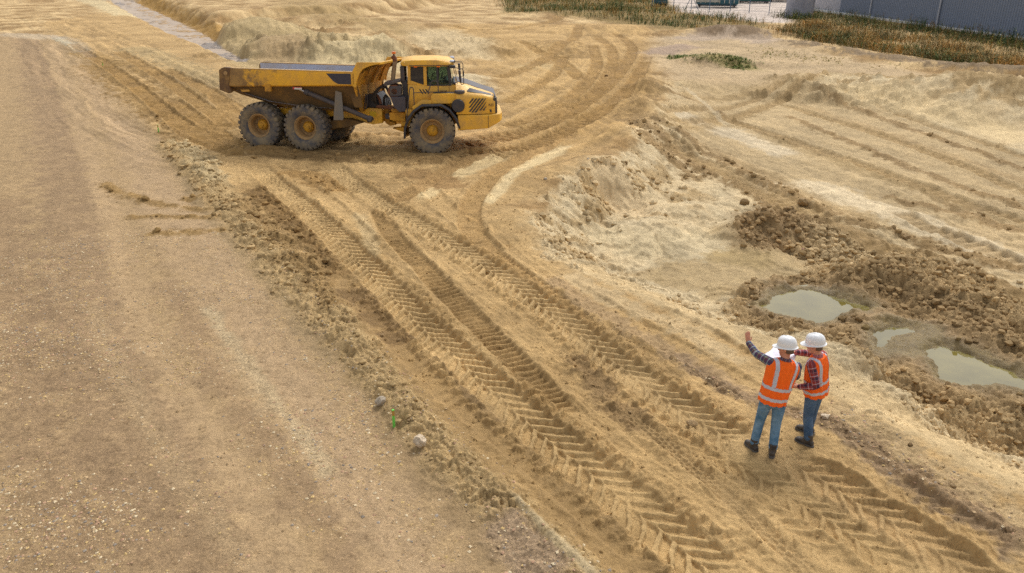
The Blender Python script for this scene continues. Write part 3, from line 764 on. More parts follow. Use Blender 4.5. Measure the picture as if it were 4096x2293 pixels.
# ------------------------------------------------------------------ object helpers
class MB:
    """collects shapes; build() links them as one mesh object"""
    def __init__(self): self.v = []; self.f = []
    def add(self, vs, fs):
        o = len(self.v); self.v += [tuple(p) for p in vs]; self.f += [tuple(i + o for i in f) for f in fs]; return self
    def box(self, x0, x1, y0, y1, z0, z1):
        vs = [(x, y, z) for z in (z0, z1) for y in (y0, y1) for x in (x0, x1)]
        return self.add(vs, [(0, 2, 3, 1), (4, 5, 7, 6), (0, 1, 5, 4), (2, 6, 7, 3), (0, 4, 6, 2), (1, 3, 7, 5)])
    def prism(self, prof, y0, y1):
        """outline in (x, z), extruded along y"""
        n = len(prof)
        a = sum(prof[i][0] * prof[(i + 1) % n][1] - prof[(i + 1) % n][0] * prof[i][1] for i in range(n))
        if a < 0: prof = prof[::-1]
        vs = [(x, y0, z) for x, z in prof] + [(x, y1, z) for x, z in prof]
        fs = [tuple(range(n)), tuple(range(2 * n - 1, n - 1, -1))] + [(i, i + n, (i + 1) % n + n, (i + 1) % n) for i in range(n)]
        return self.add(vs, fs)
    def plan(self, prof, z0, z1):
        """outline in (x, y), extruded up"""
        n = len(prof)
        a = sum(prof[i][0] * prof[(i + 1) % n][1] - prof[(i + 1) % n][0] * prof[i][1] for i in range(n))
        if a < 0: prof = prof[::-1]
        vs = [(x, y, z0) for x, y in prof] + [(x, y, z1) for x, y in prof]
        fs = [tuple(range(n - 1, -1, -1)), tuple(range(n, 2 * n))] + [(i, (i + 1) % n, (i + 1) % n + n, i + n) for i in range(n)]
        return self.add(vs, fs)
    def loft(self, rings, caps=True, closed=True):
        n = len(rings[0]); vs = [p for r in rings for p in r]; fs = []
        for k in range(len(rings) - 1):
            for i in range(n if closed else n - 1):
                a, b = k * n + i, k * n + (i + 1) % n
                fs.append((a, b, b + n, a + n))
        if caps:
            fs.append(tuple(range(n - 1, -1, -1))); fs.append(tuple((len(rings) - 1) * n + i for i in range(n)))
        return self.add(vs, fs)
    def tube(self, path, r, n=8, caps=True):
        P = [Vector(p) for p in path]; rings = []
        rs = r if isinstance(r, (list, tuple)) else [r] * len(P)
        up = Vector((0, 0, 1)); prev = None
        for i, p in enumerate(P):
            t = (P[min(i + 1, len(P) - 1)] - P[max(i - 1, 0)]).normalized()
            if prev is None:
                a = t.orthogonal().normalized() if abs(t.dot(up)) > .95 else t.cross(up).normalized()
            else:
                a = (prev - t * prev.dot(t)).normalized()
            prev = a; b = t.cross(a)
            rings.append([p + (a * math.cos(2 * math.pi * k / n) + b * math.sin(2 * math.pi * k / n)) * rs[i] for k in range(n)])
        return self.loft(rings, caps)
    def lathe(self, prof, c=(0, 0, 0), axis='y', n=32, caps=True):
        """profile of (radius, offset along the axis)"""
        rings = []
        for rad, off in prof:
            ring = []
            for k in range(n):
                a = 2 * math.pi * k / n; u, w = rad * math.cos(a), rad * math.sin(a)
                if axis == 'y': ring.append((c[0] + u, c[1] + off, c[2] + w))
                elif axis == 'z': ring.append((c[0] + u, c[1] + w, c[2] + off))
                else: ring.append((c[0] + off, c[1] + u, c[2] + w))
            rings.append(ring)
        return self.loft(rings, caps)
    def build(self, name, mat, parent=None, bevel=0.0, smooth=35, mats=None):
        me = bpy.data.meshes.new(name)
        me.from_pydata(self.v, [], self.f)
        me.materials.append(mat)
        for x in mats or []: me.materials.append(x)
        me.update()
        import bmesh
        bm = bmesh.new(); bm.from_mesh(me); bmesh.ops.recalc_face_normals(bm, faces=bm.faces); bm.to_mesh(me); bm.free()
        if smooth:
            me.polygons.foreach_set('use_smooth', [True] * len(me.polygons)); me.set_sharp_from_angle(angle=math.radians(smooth))
        return link(name, me, parent, bevel)
def link(name, me, parent=None, bevel=0.0):
    o = bpy.data.objects.new(name, me); COL.objects.link(o)
    if parent is not None: o.parent = parent
    if bevel:
        b = o.modifiers.new('bevel', 'BEVEL'); b.width = bevel; b.segments = 2; b.limit_method = 'ANGLE'; b.angle_limit = math.radians(40)
    return o
def tag(o, label, cat, group=None):
    o['label'] = label; o['category'] = cat
    if group: o['group'] = group
    return o
def empty(name, loc, rz=0.0):
    o = bpy.data.objects.new(name, None); COL.objects.link(o); o.location = loc; o.rotation_euler = (0, 0, rz); o.empty_display_size = .2
    return o

def paint_mat(name, col, dirt, rough=.45, wear=.5, scale=3.0, lo=.45, hi=.65, metallic=0.0, streak=False):
    """paint with dust and scuffs of their own shape"""
    m, nt, b = new_mat(name)
    n = add_noise(nt, scale, 8, .68)
    if streak:
        mp = nt.nodes.new('ShaderNodeMapping'); mp.inputs['Scale'].default_value = (1.4, 1.4, .5)
        tc = nt.nodes.new('ShaderNodeTexCoord'); nt.links.new(tc.outputs['Object'], mp.inputs[0]); nt.links.new(mp.outputs[0], n.inputs['Vector'])
    r = ramp(nt, n.outputs[0], [(lo, (0, 0, 0)), (hi, (wear, wear, wear))])
    c = mixc(nt, r.outputs[0], col, dirt)
    n2 = add_noise(nt, 40, 4, .6)
    r2 = ramp(nt, n2.outputs[0], [(.3, (.88, .88, .88)), (.7, (1.06, 1.06, 1.06))])
    c = mixc(nt, 1.0, c, r2.outputs[0], 'MULTIPLY')
    nt.links.new(c, b.inputs['Base Color'])
    rr_ = nt.nodes.new('ShaderNodeMapRange'); rr_.inputs[3].default_value = rough; rr_.inputs[4].default_value = .9
    nt.links.new(r.outputs[0], rr_.inputs[0]); nt.links.new(rr_.outputs[0], b.inputs['Roughness'])
    b.inputs['Metallic'].default_value = metallic
    return m
YEL, DUST = srgb(236, 178, 48), srgb(178, 142, 92)
M_YEL = paint_mat('yellow_paint', YEL, DUST, .42, .75, 2.2, .42, .74)
M_YELD = paint_mat('dirty_yellow_paint', srgb(222, 160, 40), srgb(128, 94, 50), .6, .9, 2.4, .40, .62)
M_BELLY = paint_mat('muddy_body_steel', srgb(98, 74, 42), srgb(150, 112, 50), .8, .6, 1.6, .45, .7)
M_BLK = paint_mat('black_plastic', srgb(56, 54, 58), srgb(120, 100, 76), .55, .35, 3, .5, .75)
M_DARK = paint_mat('dark_metal', srgb(72, 68, 72), srgb(120, 98, 72), .6, .5, 3, .45, .7)
M_GRY = paint_mat('grey_rubber_flap', srgb(122, 116, 108), srgb(140, 122, 96), .8, .6, 4)
M_TYRE = paint_mat('tyre_rubber', srgb(76, 76, 82), srgb(146, 128, 98), .85, .85, 2.6, .38, .58)
M_RIM = paint_mat('dusty_rim', srgb(178, 140, 88), srgb(150, 124, 88), .7, .9, 3, .35, .6)
M_HUB = paint_mat('yellow_hub', srgb(206, 150, 30), srgb(120, 90, 44), .6, .7, 8, .45, .62)
M_CHR = paint_mat('steel_rod', srgb(190, 190, 195), srgb(120, 110, 100), .25, .3, 5, metallic=.9)
M_STEEL = paint_mat('worn_steel', srgb(178, 182, 196), srgb(176, 150, 116), .5, .7, 1.2, .48, .75)
M_ORG = paint_mat('amber_lens', srgb(240, 120, 10), srgb(200, 110, 30), .2, .2, 5)
M_HOSE = paint_mat('black_hose', srgb(44, 42, 42), srgb(96, 78, 56), .6, .5, 6)
M_RUST = paint_mat('rusty_pipe', srgb(120, 74, 48), srgb(84, 62, 50), .8, .7, 6)
def plain(name, col, rough=.5, metallic=0.0):
    return paint_mat(name, col, tuple(c * .75 for c in col), rough, .4, 8, .4, .8, metallic)
M_WHITE = plain('white_print', srgb(214, 208, 200), .5)
M_RED = plain('red_print', srgb(190, 50, 36), .5)
def glass_mat(name, col, alpha_mix):
    m, nt, b = new_mat(name)
    b.inputs['Base Color'].default_value = (*col, 1); b.inputs['Roughness'].default_value = .03
    out = nt.nodes['Material Output']
    t = nt.nodes.new('ShaderNodeBsdfTransparent'); t.inputs[0].default_value = (.62, .74, .68, 1)
    mx = nt.nodes.new('ShaderNodeMixShader'); mx.inputs[0].default_value = alpha_mix
    nt.links.new(t.outputs[0], mx.inputs[1]); nt.links.new(b.outputs[0], mx.inputs[2]); nt.links.new(mx.outputs[0], out.inputs[0])
    return m
M_GLASS = glass_mat('cab_glass', srgb(60, 66, 66), .22)
M_TINT = glass_mat('tinted_glass', srgb(40, 42, 52), .93)
def body_paint():
    """the dump body's flank: yellow towards the cab, paint scoured off towards the tail"""
    m, nt, b = new_mat('scoured_body_paint')
    tc = nt.nodes.new('ShaderNodeTexCoord'); sep = nt.nodes.new('ShaderNodeSeparateXYZ'); nt.links.new(tc.outputs['Object'], sep.inputs[0])
    mr = nt.nodes.new('ShaderNodeMapRange'); mr.inputs[1].default_value = -.5; mr.inputs[2].default_value = -2.5
    mr.inputs[3].default_value = -.20; mr.inputs[4].default_value = .17
    nt.links.new(sep.outputs[0], mr.inputs[0])
    n = add_noise(nt, 3.2, 9, .72)
    ad = nt.nodes.new('ShaderNodeMath'); nt.links.new(n.outputs[0], ad.inputs[0]); nt.links.new(mr.outputs[0], ad.inputs[1])
    r = ramp(nt, ad.outputs[0], [(.44, (0, 0, 0)), (.56, (.95, .95, .95))])
    n2 = add_noise(nt, 2.0, 6, .7)
    dirt = ramp(nt, n2.outputs[0], [(.35, srgb(108, 78, 48)), (.62, srgb(160, 124, 66))])
    base = ramp(nt, n2.outputs[0], [(.4, srgb(236, 176, 36)), (.75, srgb(200, 150, 66))])
    c = mixc(nt, r.outputs[0], base.outputs[0], dirt.outputs[0])
    nt.links.new(c, b.inputs['Base Color']); b.inputs['Roughness'].default_value = .6
    return m
M_BODY = body_paint()

# ------------------------------------------------------------------ the articulated dump truck
truck = empty('dump_truck', (-4.9, 28.6, 0))
tag(truck, 'yellow six-wheeled articulated dump truck with an empty, scoured body', 'dump truck')
T_INV = Matrix.Translation((4.9, -28.6, 0))
def unit(ox, oy, yaw, roll, oz=0.0):
    piv = Matrix.Translation((0, -1.4, 0))
    return T_INV @ Matrix.Translation((ox, oy, oz)) @ Matrix.Rotation(math.radians(yaw), 4, 'Z') @ piv @ Matrix.Rotation(math.radians(roll), 4, 'X') @ piv.inverted()
FM = unit(-2.86, 28.6, 4.0, -1.0, -.02)
RM = unit(-7.06, 29.17, -12.5, -3.0, -.02)
def part(mb, name, mat, fr, bevel=0.0, smooth=35, label=None):
    o = mb.build(name, mat, truck, bevel, smooth); o.matrix_local = fr
    if label: o['label'] = label
    return o

# wheels
def tyre_mesh():
    mb = MB(); R = .80; W = .31
    prof = [(.40, -.21), (.45, -.27), (.56, -.31), (.66, -.315), (.725, -.30), (.752, -.262), (.760, -.12), (.762, 0)]
    prof = prof + [(r, -o) for r, o in prof[-2::-1]]
    mb.lathe(prof, n=56, caps=False)
    inner = [(.40, .21), (.395, 0), (.40, -.21)]
    mb.lathe(inner, n=56, caps=False)
    n = 26
    for k in range(n):
        for sgn in (-1, 1):
            a0 = 2 * math.pi * (k + (.5 if sgn > 0 else 0)) / n
            ring = []
            def pt(a, r, y): return (r * math.cos(a), y, r * math.sin(a))
            da = .62 * math.pi / n
            sk = .10
            vs = []
            for (r, y, ofs) in ((.70, sgn * .318, 0), (.752, sgn * .318, 0), (.802, sgn * .285, .0), (.806, sgn * .02, sk), (.755, sgn * .02, sk), (.745, sgn * .24, 0)):
                vs.append(pt(a0 + ofs - da, r, y)); vs.append(pt(a0 + ofs + da, r, y))
            fs = [(2 * i, 2 * i + 1, 2 * i + 3, 2 * i + 2) for i in range(5)] + [(10, 11, 1, 0), (0, 2, 4, 6, 8, 10), (1, 11, 9, 7, 5, 3)]
            mb.add(vs, fs)
    return mb
def rim_mesh(dish):
    mb = MB()
    prof = [(.405, -.215), (.425, -.235), (.425, -.25), (.40, -.25), (.385, -.22), (.355, -.20), (.335, -.14), (.325, dish), (.20, dish + .01), (.0, dish + .01)]
    mb.lathe(prof, n=40, caps=False)
    mb.lathe([(.405, -.215), (.40, .22), (.33, .22), (.325, dish)], n=40, caps=False)
    for k in range(12):
        a = 2 * math.pi * k / 12
        mb.lathe([(.016, dish + .01), (.016, dish - .03), (.001, dish - .03)], c=(.265 * math.cos(a), 0, .265 * math.sin(a)), n=6, caps=False)
    return mb
def hub_mesh(dish):
    mb = MB()
    mb.lathe([(.20, dish + .02), (.195, dish - .05), (.17, dish - .07), (.15, dish - .11), (.09, dish - .125), (.085, dish - .155), (.03, dish - .165), (.001, dish - .165)], n=24, caps=False)
    for k in range(8):
        a = 2 * math.pi * k / 8
        mb.lathe([(.012, dish - .06), (.012, dish - .085), (.001, dish - .085)], c=(.175 * math.cos(a), 0, .175 * math.sin(a)), n=6, caps=False)
    return mb
WM = {}
def wheel(fr, x, side, dish, spin):
    if ('t', dish) not in WM:
        for k, mb, mt, nm in (('t', tyre_mesh(), M_TYRE, 'tyre'), ('r', rim_mesh(dish), M_RIM, 'rim'), ('h', hub_mesh(dish), M_HUB, 'hub')):
            o = mb.build(nm, mt); WM[(k, dish)] = o.data; bpy.data.objects.remove(o)
    rim = link('wheel', WM[('r', dish)], truck)
    rim.matrix_local = fr @ Matrix.Translation((x, side * 1.09, .79)) @ Matrix.Rotation(0 if side < 0 else math.pi, 4, 'Z') @ Matrix.Rotation(spin, 4, 'Y')
    link('tyre', WM[('t', dish)], rim); link('hub', WM[('h', dish)], rim)
sp = 0.1
for fr, x, dish in ((FM, 0, -.06), (RM, 0, .06), (RM, -1.79, .06)):
    for side in (-1, 1):
        wheel(fr, x, side, dish, sp); sp += .37
for fr, x, nm in ((FM, 0, 'front_axle'), (RM, 0, 'middle_axle'), (RM, -1.79, 'rear_axle')):
    mb = MB(); mb.lathe([(.13, -.95), (.15, -.6), (.14, -.3), (.24, -.15), (.24, .15), (.14, .3), (.15, .6), (.13, .95)], c=(x, 0, .79), n=16)
    part(mb, nm, M_DARK, fr)

# rear unit: frame, bogie, body
mb = MB()
for s in (-1, 1):
    mb.prism([(2.62, 1.47), (2.62, .96), (2.25, .90), (1.0, 1.12), (-2.2, 1.12), (-2.2, 1.34), (1.7, 1.36), (2.1, 1.47)], s * .52 - .06, s * .52 + .06)
mb.box(2.30, 2.60, -.46, .46, .98, 1.42); mb.box(-2.15, -1.9, -.46, .46, 1.14, 1.32); mb.box(.3, .6, -.46, .46, 1.14, 1.34)
fr_ = part(mb, 'rear_frame', M_YEL, RM, .015)
p_ = MB().box(2.16, 2.40, -.596, -.584, 1.18, 1.36).build('warning_plate', plain('yellow_plate', srgb(214, 176, 30)), fr_)
MB().lathe([(.055, -.01), (.055, .01)], c=(2.10, -.59, 1.02), n=16).build('tie_down_hole', M_BLK, fr_)
mb = MB()
for s in (-1, 1):
    mb.prism([(-2.0, .82), (-1.95, .68), (.15, .68), (.2, .82), (-.6, 1.05), (-1.2, 1.05)], s * .62 - .08, s * .62 + .08)
part(mb, 'bogie_beam', M_DARK, RM, .02)
mb = MB().prism([(2.0, .98), (1.3, .78), (.75, .72), (.6, .84), (.9, 1.06), (1.5, 1.1)], -.85, .5)
part(mb, 'belly_guard', M_BELLY, RM, .02)
# the body shell
ST = [(-2.98, 2.77, 2.12, 1.10, 2.02), (-2.55, 2.77, 2.14, 1.06, 1.84), (-1.35, 2.77, 2.19, .98, 1.52), (0, 2.77, 2.24, .92, 1.39), (1.3, 2.77, 2.29, .90, 1.36), (1.93, 2.77, 2.32, .88, 1.42)]
def sect(x, zt, zr, wb, zb):
    h = [(1.30, zr - .04), (wb, zb), (0, zb - .02), (-wb, zb), (-1.30, zr - .04)]
    i = [(-1.25, zr - .02), (-wb + .03, zb + .07), (0, zb + .05), (wb - .03, zb + .07), (1.25, zr - .02)]
    return [(x, y, z) for y, z in h + i]
mb = MB().loft([sect(*s) for s in ST])
body = part(mb, 'dump_body', M_BELLY, RM, 0, 25)
mb = MB()
for (x0, x1) in ((1.93, 2.0),):
    mb.loft([[(x, y, z) for y, z in ((1.36, 2.8), (1.34, 2.25), (.90, 1.38), (-.90, 1.38), (-1.34, 2.25), (-1.36, 2.8))] for x in (x0, x1)])
mb.build('head_plate', M_YELD, body, .01)
for s in (-1, 1):
    mb = MB()
    ring = lambda x, zt, zr: [(x, s * 1.43, zt), (x, s * 1.45, zt - .05), (x, s * 1.45, zr + .03), (x, s * 1.42, zr), (x, s * 1.28, zr - .03), (x, s * 1.26, zt - .02), (x, s * 1.30, zt)]
    mb.loft([ring(x, zt, zr) for x, zt, zr, wb, zb in [(-3.0, 2.77, 2.12, 0, 0)] + ST[1:-1] + [(2.02, 2.77, 2.32, 0, 0)]])
    mb.build('side_wall', M_BODY, body, .012)
    MB().box(-2.95, 1.98, s * 1.36 - .085, s * 1.36 + .085, 2.765, 2.785).build('top_rail_dust', paint_mat('settled_dust', srgb(196, 164, 118), srgb(166, 134, 90), .95, .7, 5) if s < 0 else bpy.data.materials['settled_dust'], body, .01)
    # inner lining of the wall
    MB().loft([[(x, s * 1.255, 2.755), (x, s * 1.245, zr)] for x, zt, zr, wb, zb in ST], caps=False, closed=False).build('wall_lining', M_STEEL, body)
    # tail post and pads
    mb = MB().prism([(-3.06, 2.70), (-2.86, 2.80), (-2.62, 2.79), (-2.74, 2.20), (-2.66, 1.96), (-2.78, 1.90), (-3.12, 2.02)], s * 1.30, s * 1.475)
    mb.build('tail_post', paint_mat('scoured_tail_steel', srgb(104, 76, 48), srgb(164, 128, 72), .7, .6, 3) if s < 0 else bpy.data.materials['scoured_tail_steel'], body, .015)
    mb = MB().prism([(-1.34, 2.27), (-1.12, 2.27), (-1.12, 2.02), (-1.34, 2.02)], s * 1.36, s * 1.49)
    mb.build('lifting_lug', M_YELD, body, .01)
    MB().prism([(-2.5, 2.12), (-2.1, 2.12), (-2.1, 1.96), (-2.4, 1.94)], s * 1.0, s * 1.22).build('body_bracket', M_YEL, body, .01)
    MB().box(-.32, .02, s * 1.36 - .10, s * 1.36 + .10, 2.12, 2.20).build('cylinder_bracket', M_DARK, body, .01)
MB().lathe([(.075, -.02), (.075, .02), (.05, .03)], c=(-2.80, -1.48, 2.60), n=20).build('tail_pin', M_RIM, body)
MB().loft([[(x, 1.2, zb + .12), (x, .9, zb + .09), (x, -.9, zb + .09), (x, -1.2, zb + .12)] for x, zt, zr, wb, zb in ST], caps=False, closed=False).build('floor_plate', M_STEEL, body)
mb = MB().prism([(1.00, 2.70), (1.90, 2.72), (1.90, 2.36), (1.42, 2.36), (1.26, 2.44)], -1.458, -1.452)
mb.build('dark_panel', plain('navy_sticker', srgb(58, 54, 66), .5), body)
mb = MB().box(-.28, .06, -1.47, -1.462, 2.13, 2.21).build('reflector', M_WHITE, body)
MB().box(-.28, -.22, -1.473, -1.466, 2.13, 2.21).build('red_mark', M_RED, body)
MB().box(-.22, .06, -1.473, -1.466, 2.19, 2.212).build('red_mark', M_RED, body)
# spill guard over the cab side
GP = [(2.0, 2.30), (2.08, 2.5), (2.18, 2.72), (2.34, 2.90), (2.60, 3.00), (2.92, 3.06)]
mb = MB().loft([[(x, y, z) for x, z in GP] + [(x + .04, y, z + .05 if x > 2.2 else z + .01) for x, z in GP[::-1]] for y in (-1.40, 1.40)])
guard = part(mb, 'spill_guard', M_YELD, RM, .01)
for y in (-1.42, 1.42):
    mb = MB().prism([(1.94, 2.30), (1.96, 2.80), (2.14, 3.10), (2.94, 3.12), (2.94, 3.06), (2.60, 2.99), (2.34, 2.88), (2.20, 2.70), (2.10, 2.48), (2.06, 2.26)], y - .03, y + .03)
    mb.build('side_gusset', M_YEL, guard, .008)
for y in (-.75, 0, .75):
    MB().prism([(2.02, 2.30), (2.10, 2.30), (2.26, 2.72), (2.36, 2.88), (2.24, 2.80)], y - .015, y + .015).build('stiffener', M_YELD, guard)
MB().box(2.90, 2.98, -1.42, 1.42, 3.04, 3.12).build('front_lip', M_YEL, guard, .01)
for s in (-1, 1):
    mb = MB().prism([(1.62, 2.28), (2.0, 2.30), (2.16, 1.62), (2.14, 1.56), (1.86, 1.56)], s * 1.16 - .02, s * 1.16 + .02)
    mb.build('corner_skirt', M_BELLY, body, .005)
    # mud flap in front of the middle wheel
    mb = MB().prism([(1.24, 2.12), (1.46, 2.06), (1.48, 1.2), (1.44, 1.12), (1.10, 1.11), (1.12, 1.3)], s * 1.30 - .012, s * 1.30 + .012)
    part(mb, 'mud_flap', M_GRY, RM)
    # hoist cylinder
    a, b = Vector((-.16, s * 1.30, 2.14)), Vector((2.42, s * 1.12, 1.16))
    dirn = (b - a).normalized()
    mb = MB().tube([a + dirn * .24, b], .085, 16)
    mb.tube([a + dirn * .26, a + dirn * .40], .105, 16); mb.tube([b - dirn * .10, b + dirn * .04], .11, 14)
    cyl = part(mb, 'hoist_cylinder', M_DARK, RM)
    MB().tube([a, a + dirn * .3], .05, 12).build('rod', M_CHR, cyl)
    mb = MB().tube([b + Vector((0, -.12, 0)), b + Vector((0, .12, 0))], .06, 12)
    mb.build('pin', M_DARK, cyl)
mb = MB()
for dx in (0, .14):
    mb.tube([(2.02 + dx * .6, -.72, 1.45), (2.08 + dx * .5, -.74, 1.70), (2.12 + dx * .4, -.76, 1.98)], .02, 8)
part(mb, 'service_rail', M_DARK, RM)

# hitch
mb = MB()
mb.lathe([(.34, -.10), (.36, 0), (.34, .10)], c=(2.70, 0, 1.18), axis='x', n=28)
mb.prism([(2.62, 1.46), (2.95, 1.52), (3.05, 1.44), (2.96, 1.38), (2.80, 1.34), (2.76, 1.18), (2.80, 1.02), (3.0, .96), (3.02, .88), (2.80, .84), (2.66, .92)], -.34, .34)
hitch = part(mb, 'articulation_joint', M_YELD, RM, .02)
mb = MB().box(2.70, 2.92, -.50, -.32, 1.10, 1.28)
mb.build('cylinder_eye', M_DARK, hitch, .02)
mb = MB().tube([(2.85, -.46, 1.19), (3.25, -.50, 1.20)], .042, 14)
mb.build('steering_rod', M_CHR, hitch)
# front unit chassis
mb = MB()
for s in (-1, 1):
    mb.prism([(-1.42, 1.46), (-.7, 1.46), (2.0, 1.30), (2.0, .95), (-.6, .84), (-1.12, .84), (-1.12, 1.0), (-1.42, 1.02)], s * .48 - .06, s * .48 + .06)
mb.box(-1.30, -1.05, -.42, .42, .9, 1.4); mb.box(1.6, 1.9, -.42, .42, 1.0, 1.28)
chs = part(mb, 'front_frame', M_YEL, FM, .015)
MB().prism([(-1.50, 1.34), (-.95, 1.34), (-.95, 1.02), (-1.50, 1.08)], -.64, -.56).build('steering_bracket', M_YELD, chs, .015)
mb = MB().prism([(-1.40, .80), (-.95, .84), (-.6, .72), (-.75, .58), (-.95, .50), (-1.0, .66)], -.75, -.45)
mb.build('step_bracket', M_YELD, chs, .01)
mb = MB().box(-1.42, .86, -.8, .8, 1.42, 1.48)
mb.build('deck_plate', M_YELD, chs, .01)

# bumper, hood, fender, deck
mb = MB().plan([(.90, -1.40), (1.95, -1.38), (2.36, -1.12), (2.46, -.7), (2.46, .7), (2.36, 1.12), (1.95, 1.38), (.90, 1.40), (.90, .6), (1.6, .6), (1.6, -.6), (.90, -.6)], .86, 1.34)
for k, p in enumerate(mb.v):                      # the underside rises towards the nose
    if p[2] < 1.0:
        mb.v[k] = (p[0], p[1], .82 + .06 * max(0, p[0] - 1.2) + (.16 if p[0] > 2.0 else 0))
bump_ = part(mb, 'bumper', M_YEL, FM, .03)
MB().box(1.945, 1.957, -1.387, -1.379, .88, 1.33).build('seam', M_BLK, bump_)
MB().prism([(2.42, 1.30), (2.47, 1.30), (2.47, 1.05), (2.42, 1.0)], -.35, .35).build('tow_plate', M_DARK, bump_, .01)
def hood_ring(x, w, zt, zs, z0):
    half = [(w, z0), (w + .01, zs - .25), (w, zs - .10), (w - .05, zs), (w - .16, zs + .055), (w - .34, zs + (zt - zs) * .75), (.42, zt)]
    return [(x, -y, z) for y, z in half] + [(x, y, z) for y, z in half[::-1]]
HR = [(.86, 1.30, 2.42, 2.06, 1.36), (1.25, 1.30, 2.32, 2.02, 1.36), (1.75, 1.27, 2.13, 1.97, 1.36), (2.08, 1.20, 2.02, 1.90, 1.36), (2.20, 1.15, 1.95, 1.85, 1.36)]
mb = MB().loft([hood_ring(*h) for h in HR])
hood = part(mb, 'hood', M_YEL, FM, 0, 50)
mb = MB().loft([[(x, -y, z + .012) for y, z in ((.62, zt - .035), (.40, zt + .005))] + [(x, y, z + .012) for y, z in ((.40, zt + .005), (.62, zt - .035))] for x, w, zt, zs, z0 in
                [(.88, 1.3, 2.42, 0, 0), (1.25, 1.3, 2.325, 0, 0), (1.75, 1.27, 2.135, 0, 0), (2.08, 1.2, 2.03, 0, 0), (2.22, 1.15, 1.965, 0, 0)]], caps=False, closed=False)
mb.build('top_panel', M_DARK, hood)
mb = MB().prism([(2.17, 1.98), (2.25, 1.88), (2.28, 1.70), (2.28, 1.36), (2.17, 1.36)], -1.10, 1.10)
for s in (-1, 1):
    mb.loft([[(2.14, s * 1.17, z), (2.27, s * 1.10, z), (2.25, s * 1.0, z), (2.14, s * 1.0, z)] for z in (1.37, 1.80, 1.90)])
mb.build('front_grille', M_BLK, hood, .02)
# black flash along the hood's shoulder: it follows the hood's own skin
def hood_at(x):
    for a, b in zip(HR, HR[1:]):
        if a[0] <= x <= b[0] + 1e-6:
            t = (x - a[0]) / (b[0] - a[0]); return [a[i] + t * (b[i] - a[i]) for i in range(5)]
for s in (-1, 1):
    lo, hi = [], []
    for x in np.linspace(1.22, 2.14, 9):
        _, w, zt, zs, z0 = hood_at(x)
        k = (x - 1.22) / .92
        ya, za, yb, zb = w - .16, zs + .055, w - .34, zs + (zt - zs) * .75
        t0 = .0 + .12 * (1 - k); t1 = min(1, .93 * min(1, .25 + (x - 1.22) * 9 if x < 1.3 else 1))
        lo.append((x + (.05 * (1 - k)), s * (ya + (yb - ya) * t0), za + (zb - za) * t0 + .006)); hi.append((x, s * (ya + (yb - ya) * t1), za + (zb - za) * t1 + .006))
    MB().loft([[a, b] for a, b in zip(lo, hi)], caps=False, closed=False).build('black_flash', M_BLK, hood)
    # slanted vents in the flank
    yv = s * 1.312
    x0, x1, z0, z1 = 1.28, 1.88, 1.42, 1.90
    for k in range(10):
        c = -.36 + k * .112                       # line z = z0 + (x - x0 - c) * 1.25
        pts = []
        xa = max(x0, x0 + c + max(0, (.06 - (.10 if c < .25 else 0)) / 1.25)); xb = min(x1, x0 + c + (z1 - z0) / 1.25)
        if xb - xa < .05: continue
        zf = lambda x: z0 + (x - x0 - c) * 1.25
        za, zb_ = max(zf(xa), z0), min(zf(xb), z1)
        wv = .062
        P = [(xa, za), (xa + wv, max(za + .0, z0)), (min(xb + wv, x1 + .02), zb_), (xb, zb_)]
        MB().prism(P, min(yv, yv - s * .006), max(yv, yv - s * .006)).build('vent', M_BLK, hood)
    MB().prism([(2.00, 1.50), (2.07, 1.51), (2.08, 1.40), (2.04, 1.39)], s * 1.215 - .02, s * 1.215 + .02).build('side_lamp', M_BLK, hood)
    MB().lathe([(.225, 0), (.225, s * .10), (.205, s * .13), (.10, s * .14), (.001, s * .135)], c=(.92, s * 1.27, 1.66), n=28, caps=False).build('air_intake', M_BLK, hood)
    MB().lathe([(.10, -.05), (.17, -.02), (.185, .03), (.17, .075), (.08, .09), (.001, .09)], c=(.98, s * 1.12, 2.07), axis='z', n=24, caps=False).build('cap', M_DARK, hood)
    arch = [(-.93, .58), (-.90, .90), (-.78, 1.18), (-.58, 1.46), (-.30, 1.66), (.30, 1.66), (.58, 1.50), (.80, 1.20), (.90, .92)]
    out = [(-1.0, .60), (-.97, .94), (-.85, 1.24), (-.62, 1.54), (-.32, 1.73), (.34, 1.73), (.64, 1.56), (.88, 1.24), (.98, .92)]
    mb = MB(); n_ = len(arch)
    mb.loft([[(ax, s * .72, az), (ox, s * .72, oz), (ox, s * 1.42, oz), (ox - .0, s * 1.45, oz - .06), (ax, s * 1.42, az)] for (ax, az), (ox, oz) in zip(arch, out)])
    part(mb, 'fender', M_BLK, FM, .008)
    mb = MB().prism([(.0, 1.72), (.92, 1.72), (.92, 2.02), (.88, 2.06), (.06, 2.06), (.0, 1.98)], s * 1.25, s * .80)
    bx_ = part(mb, 'engine_side_box', M_YEL, FM, .02)
    MB().prism([(.08, 2.066), (.80, 2.066), (.80, 2.074), (.08, 2.074)], s * 1.16, s * .86).build('tread_strip', M_DARK, bx_)
    MB().tube([(.30, s * 1.02, 2.06), (.30, s * 1.02, 2.12), (.55, s * 1.02, 2.12), (.55, s * 1.02, 2.06)], .016, 6).build('grab_handle', M_BLK, bx_)
    mb = MB().prism([(-.62, 1.46), (-.2, 1.68), (.0, 1.70), (.02, 1.84), (-.35, 1.84), (-.66, 1.62)], s * 1.28, s * .76)
    mb.box(-.9, -.60, s * .6, s * 1.12, 1.30, 1.50)
    part(mb, 'step_deck', M_YEL, FM, .015)
txt = bpy.data.curves.new('model_number', 'FONT'); txt.body = 'A25'; txt.size = .12; txt.extrude = .001
to = bpy.data.objects.new('model_number', txt); COL.objects.link(to)
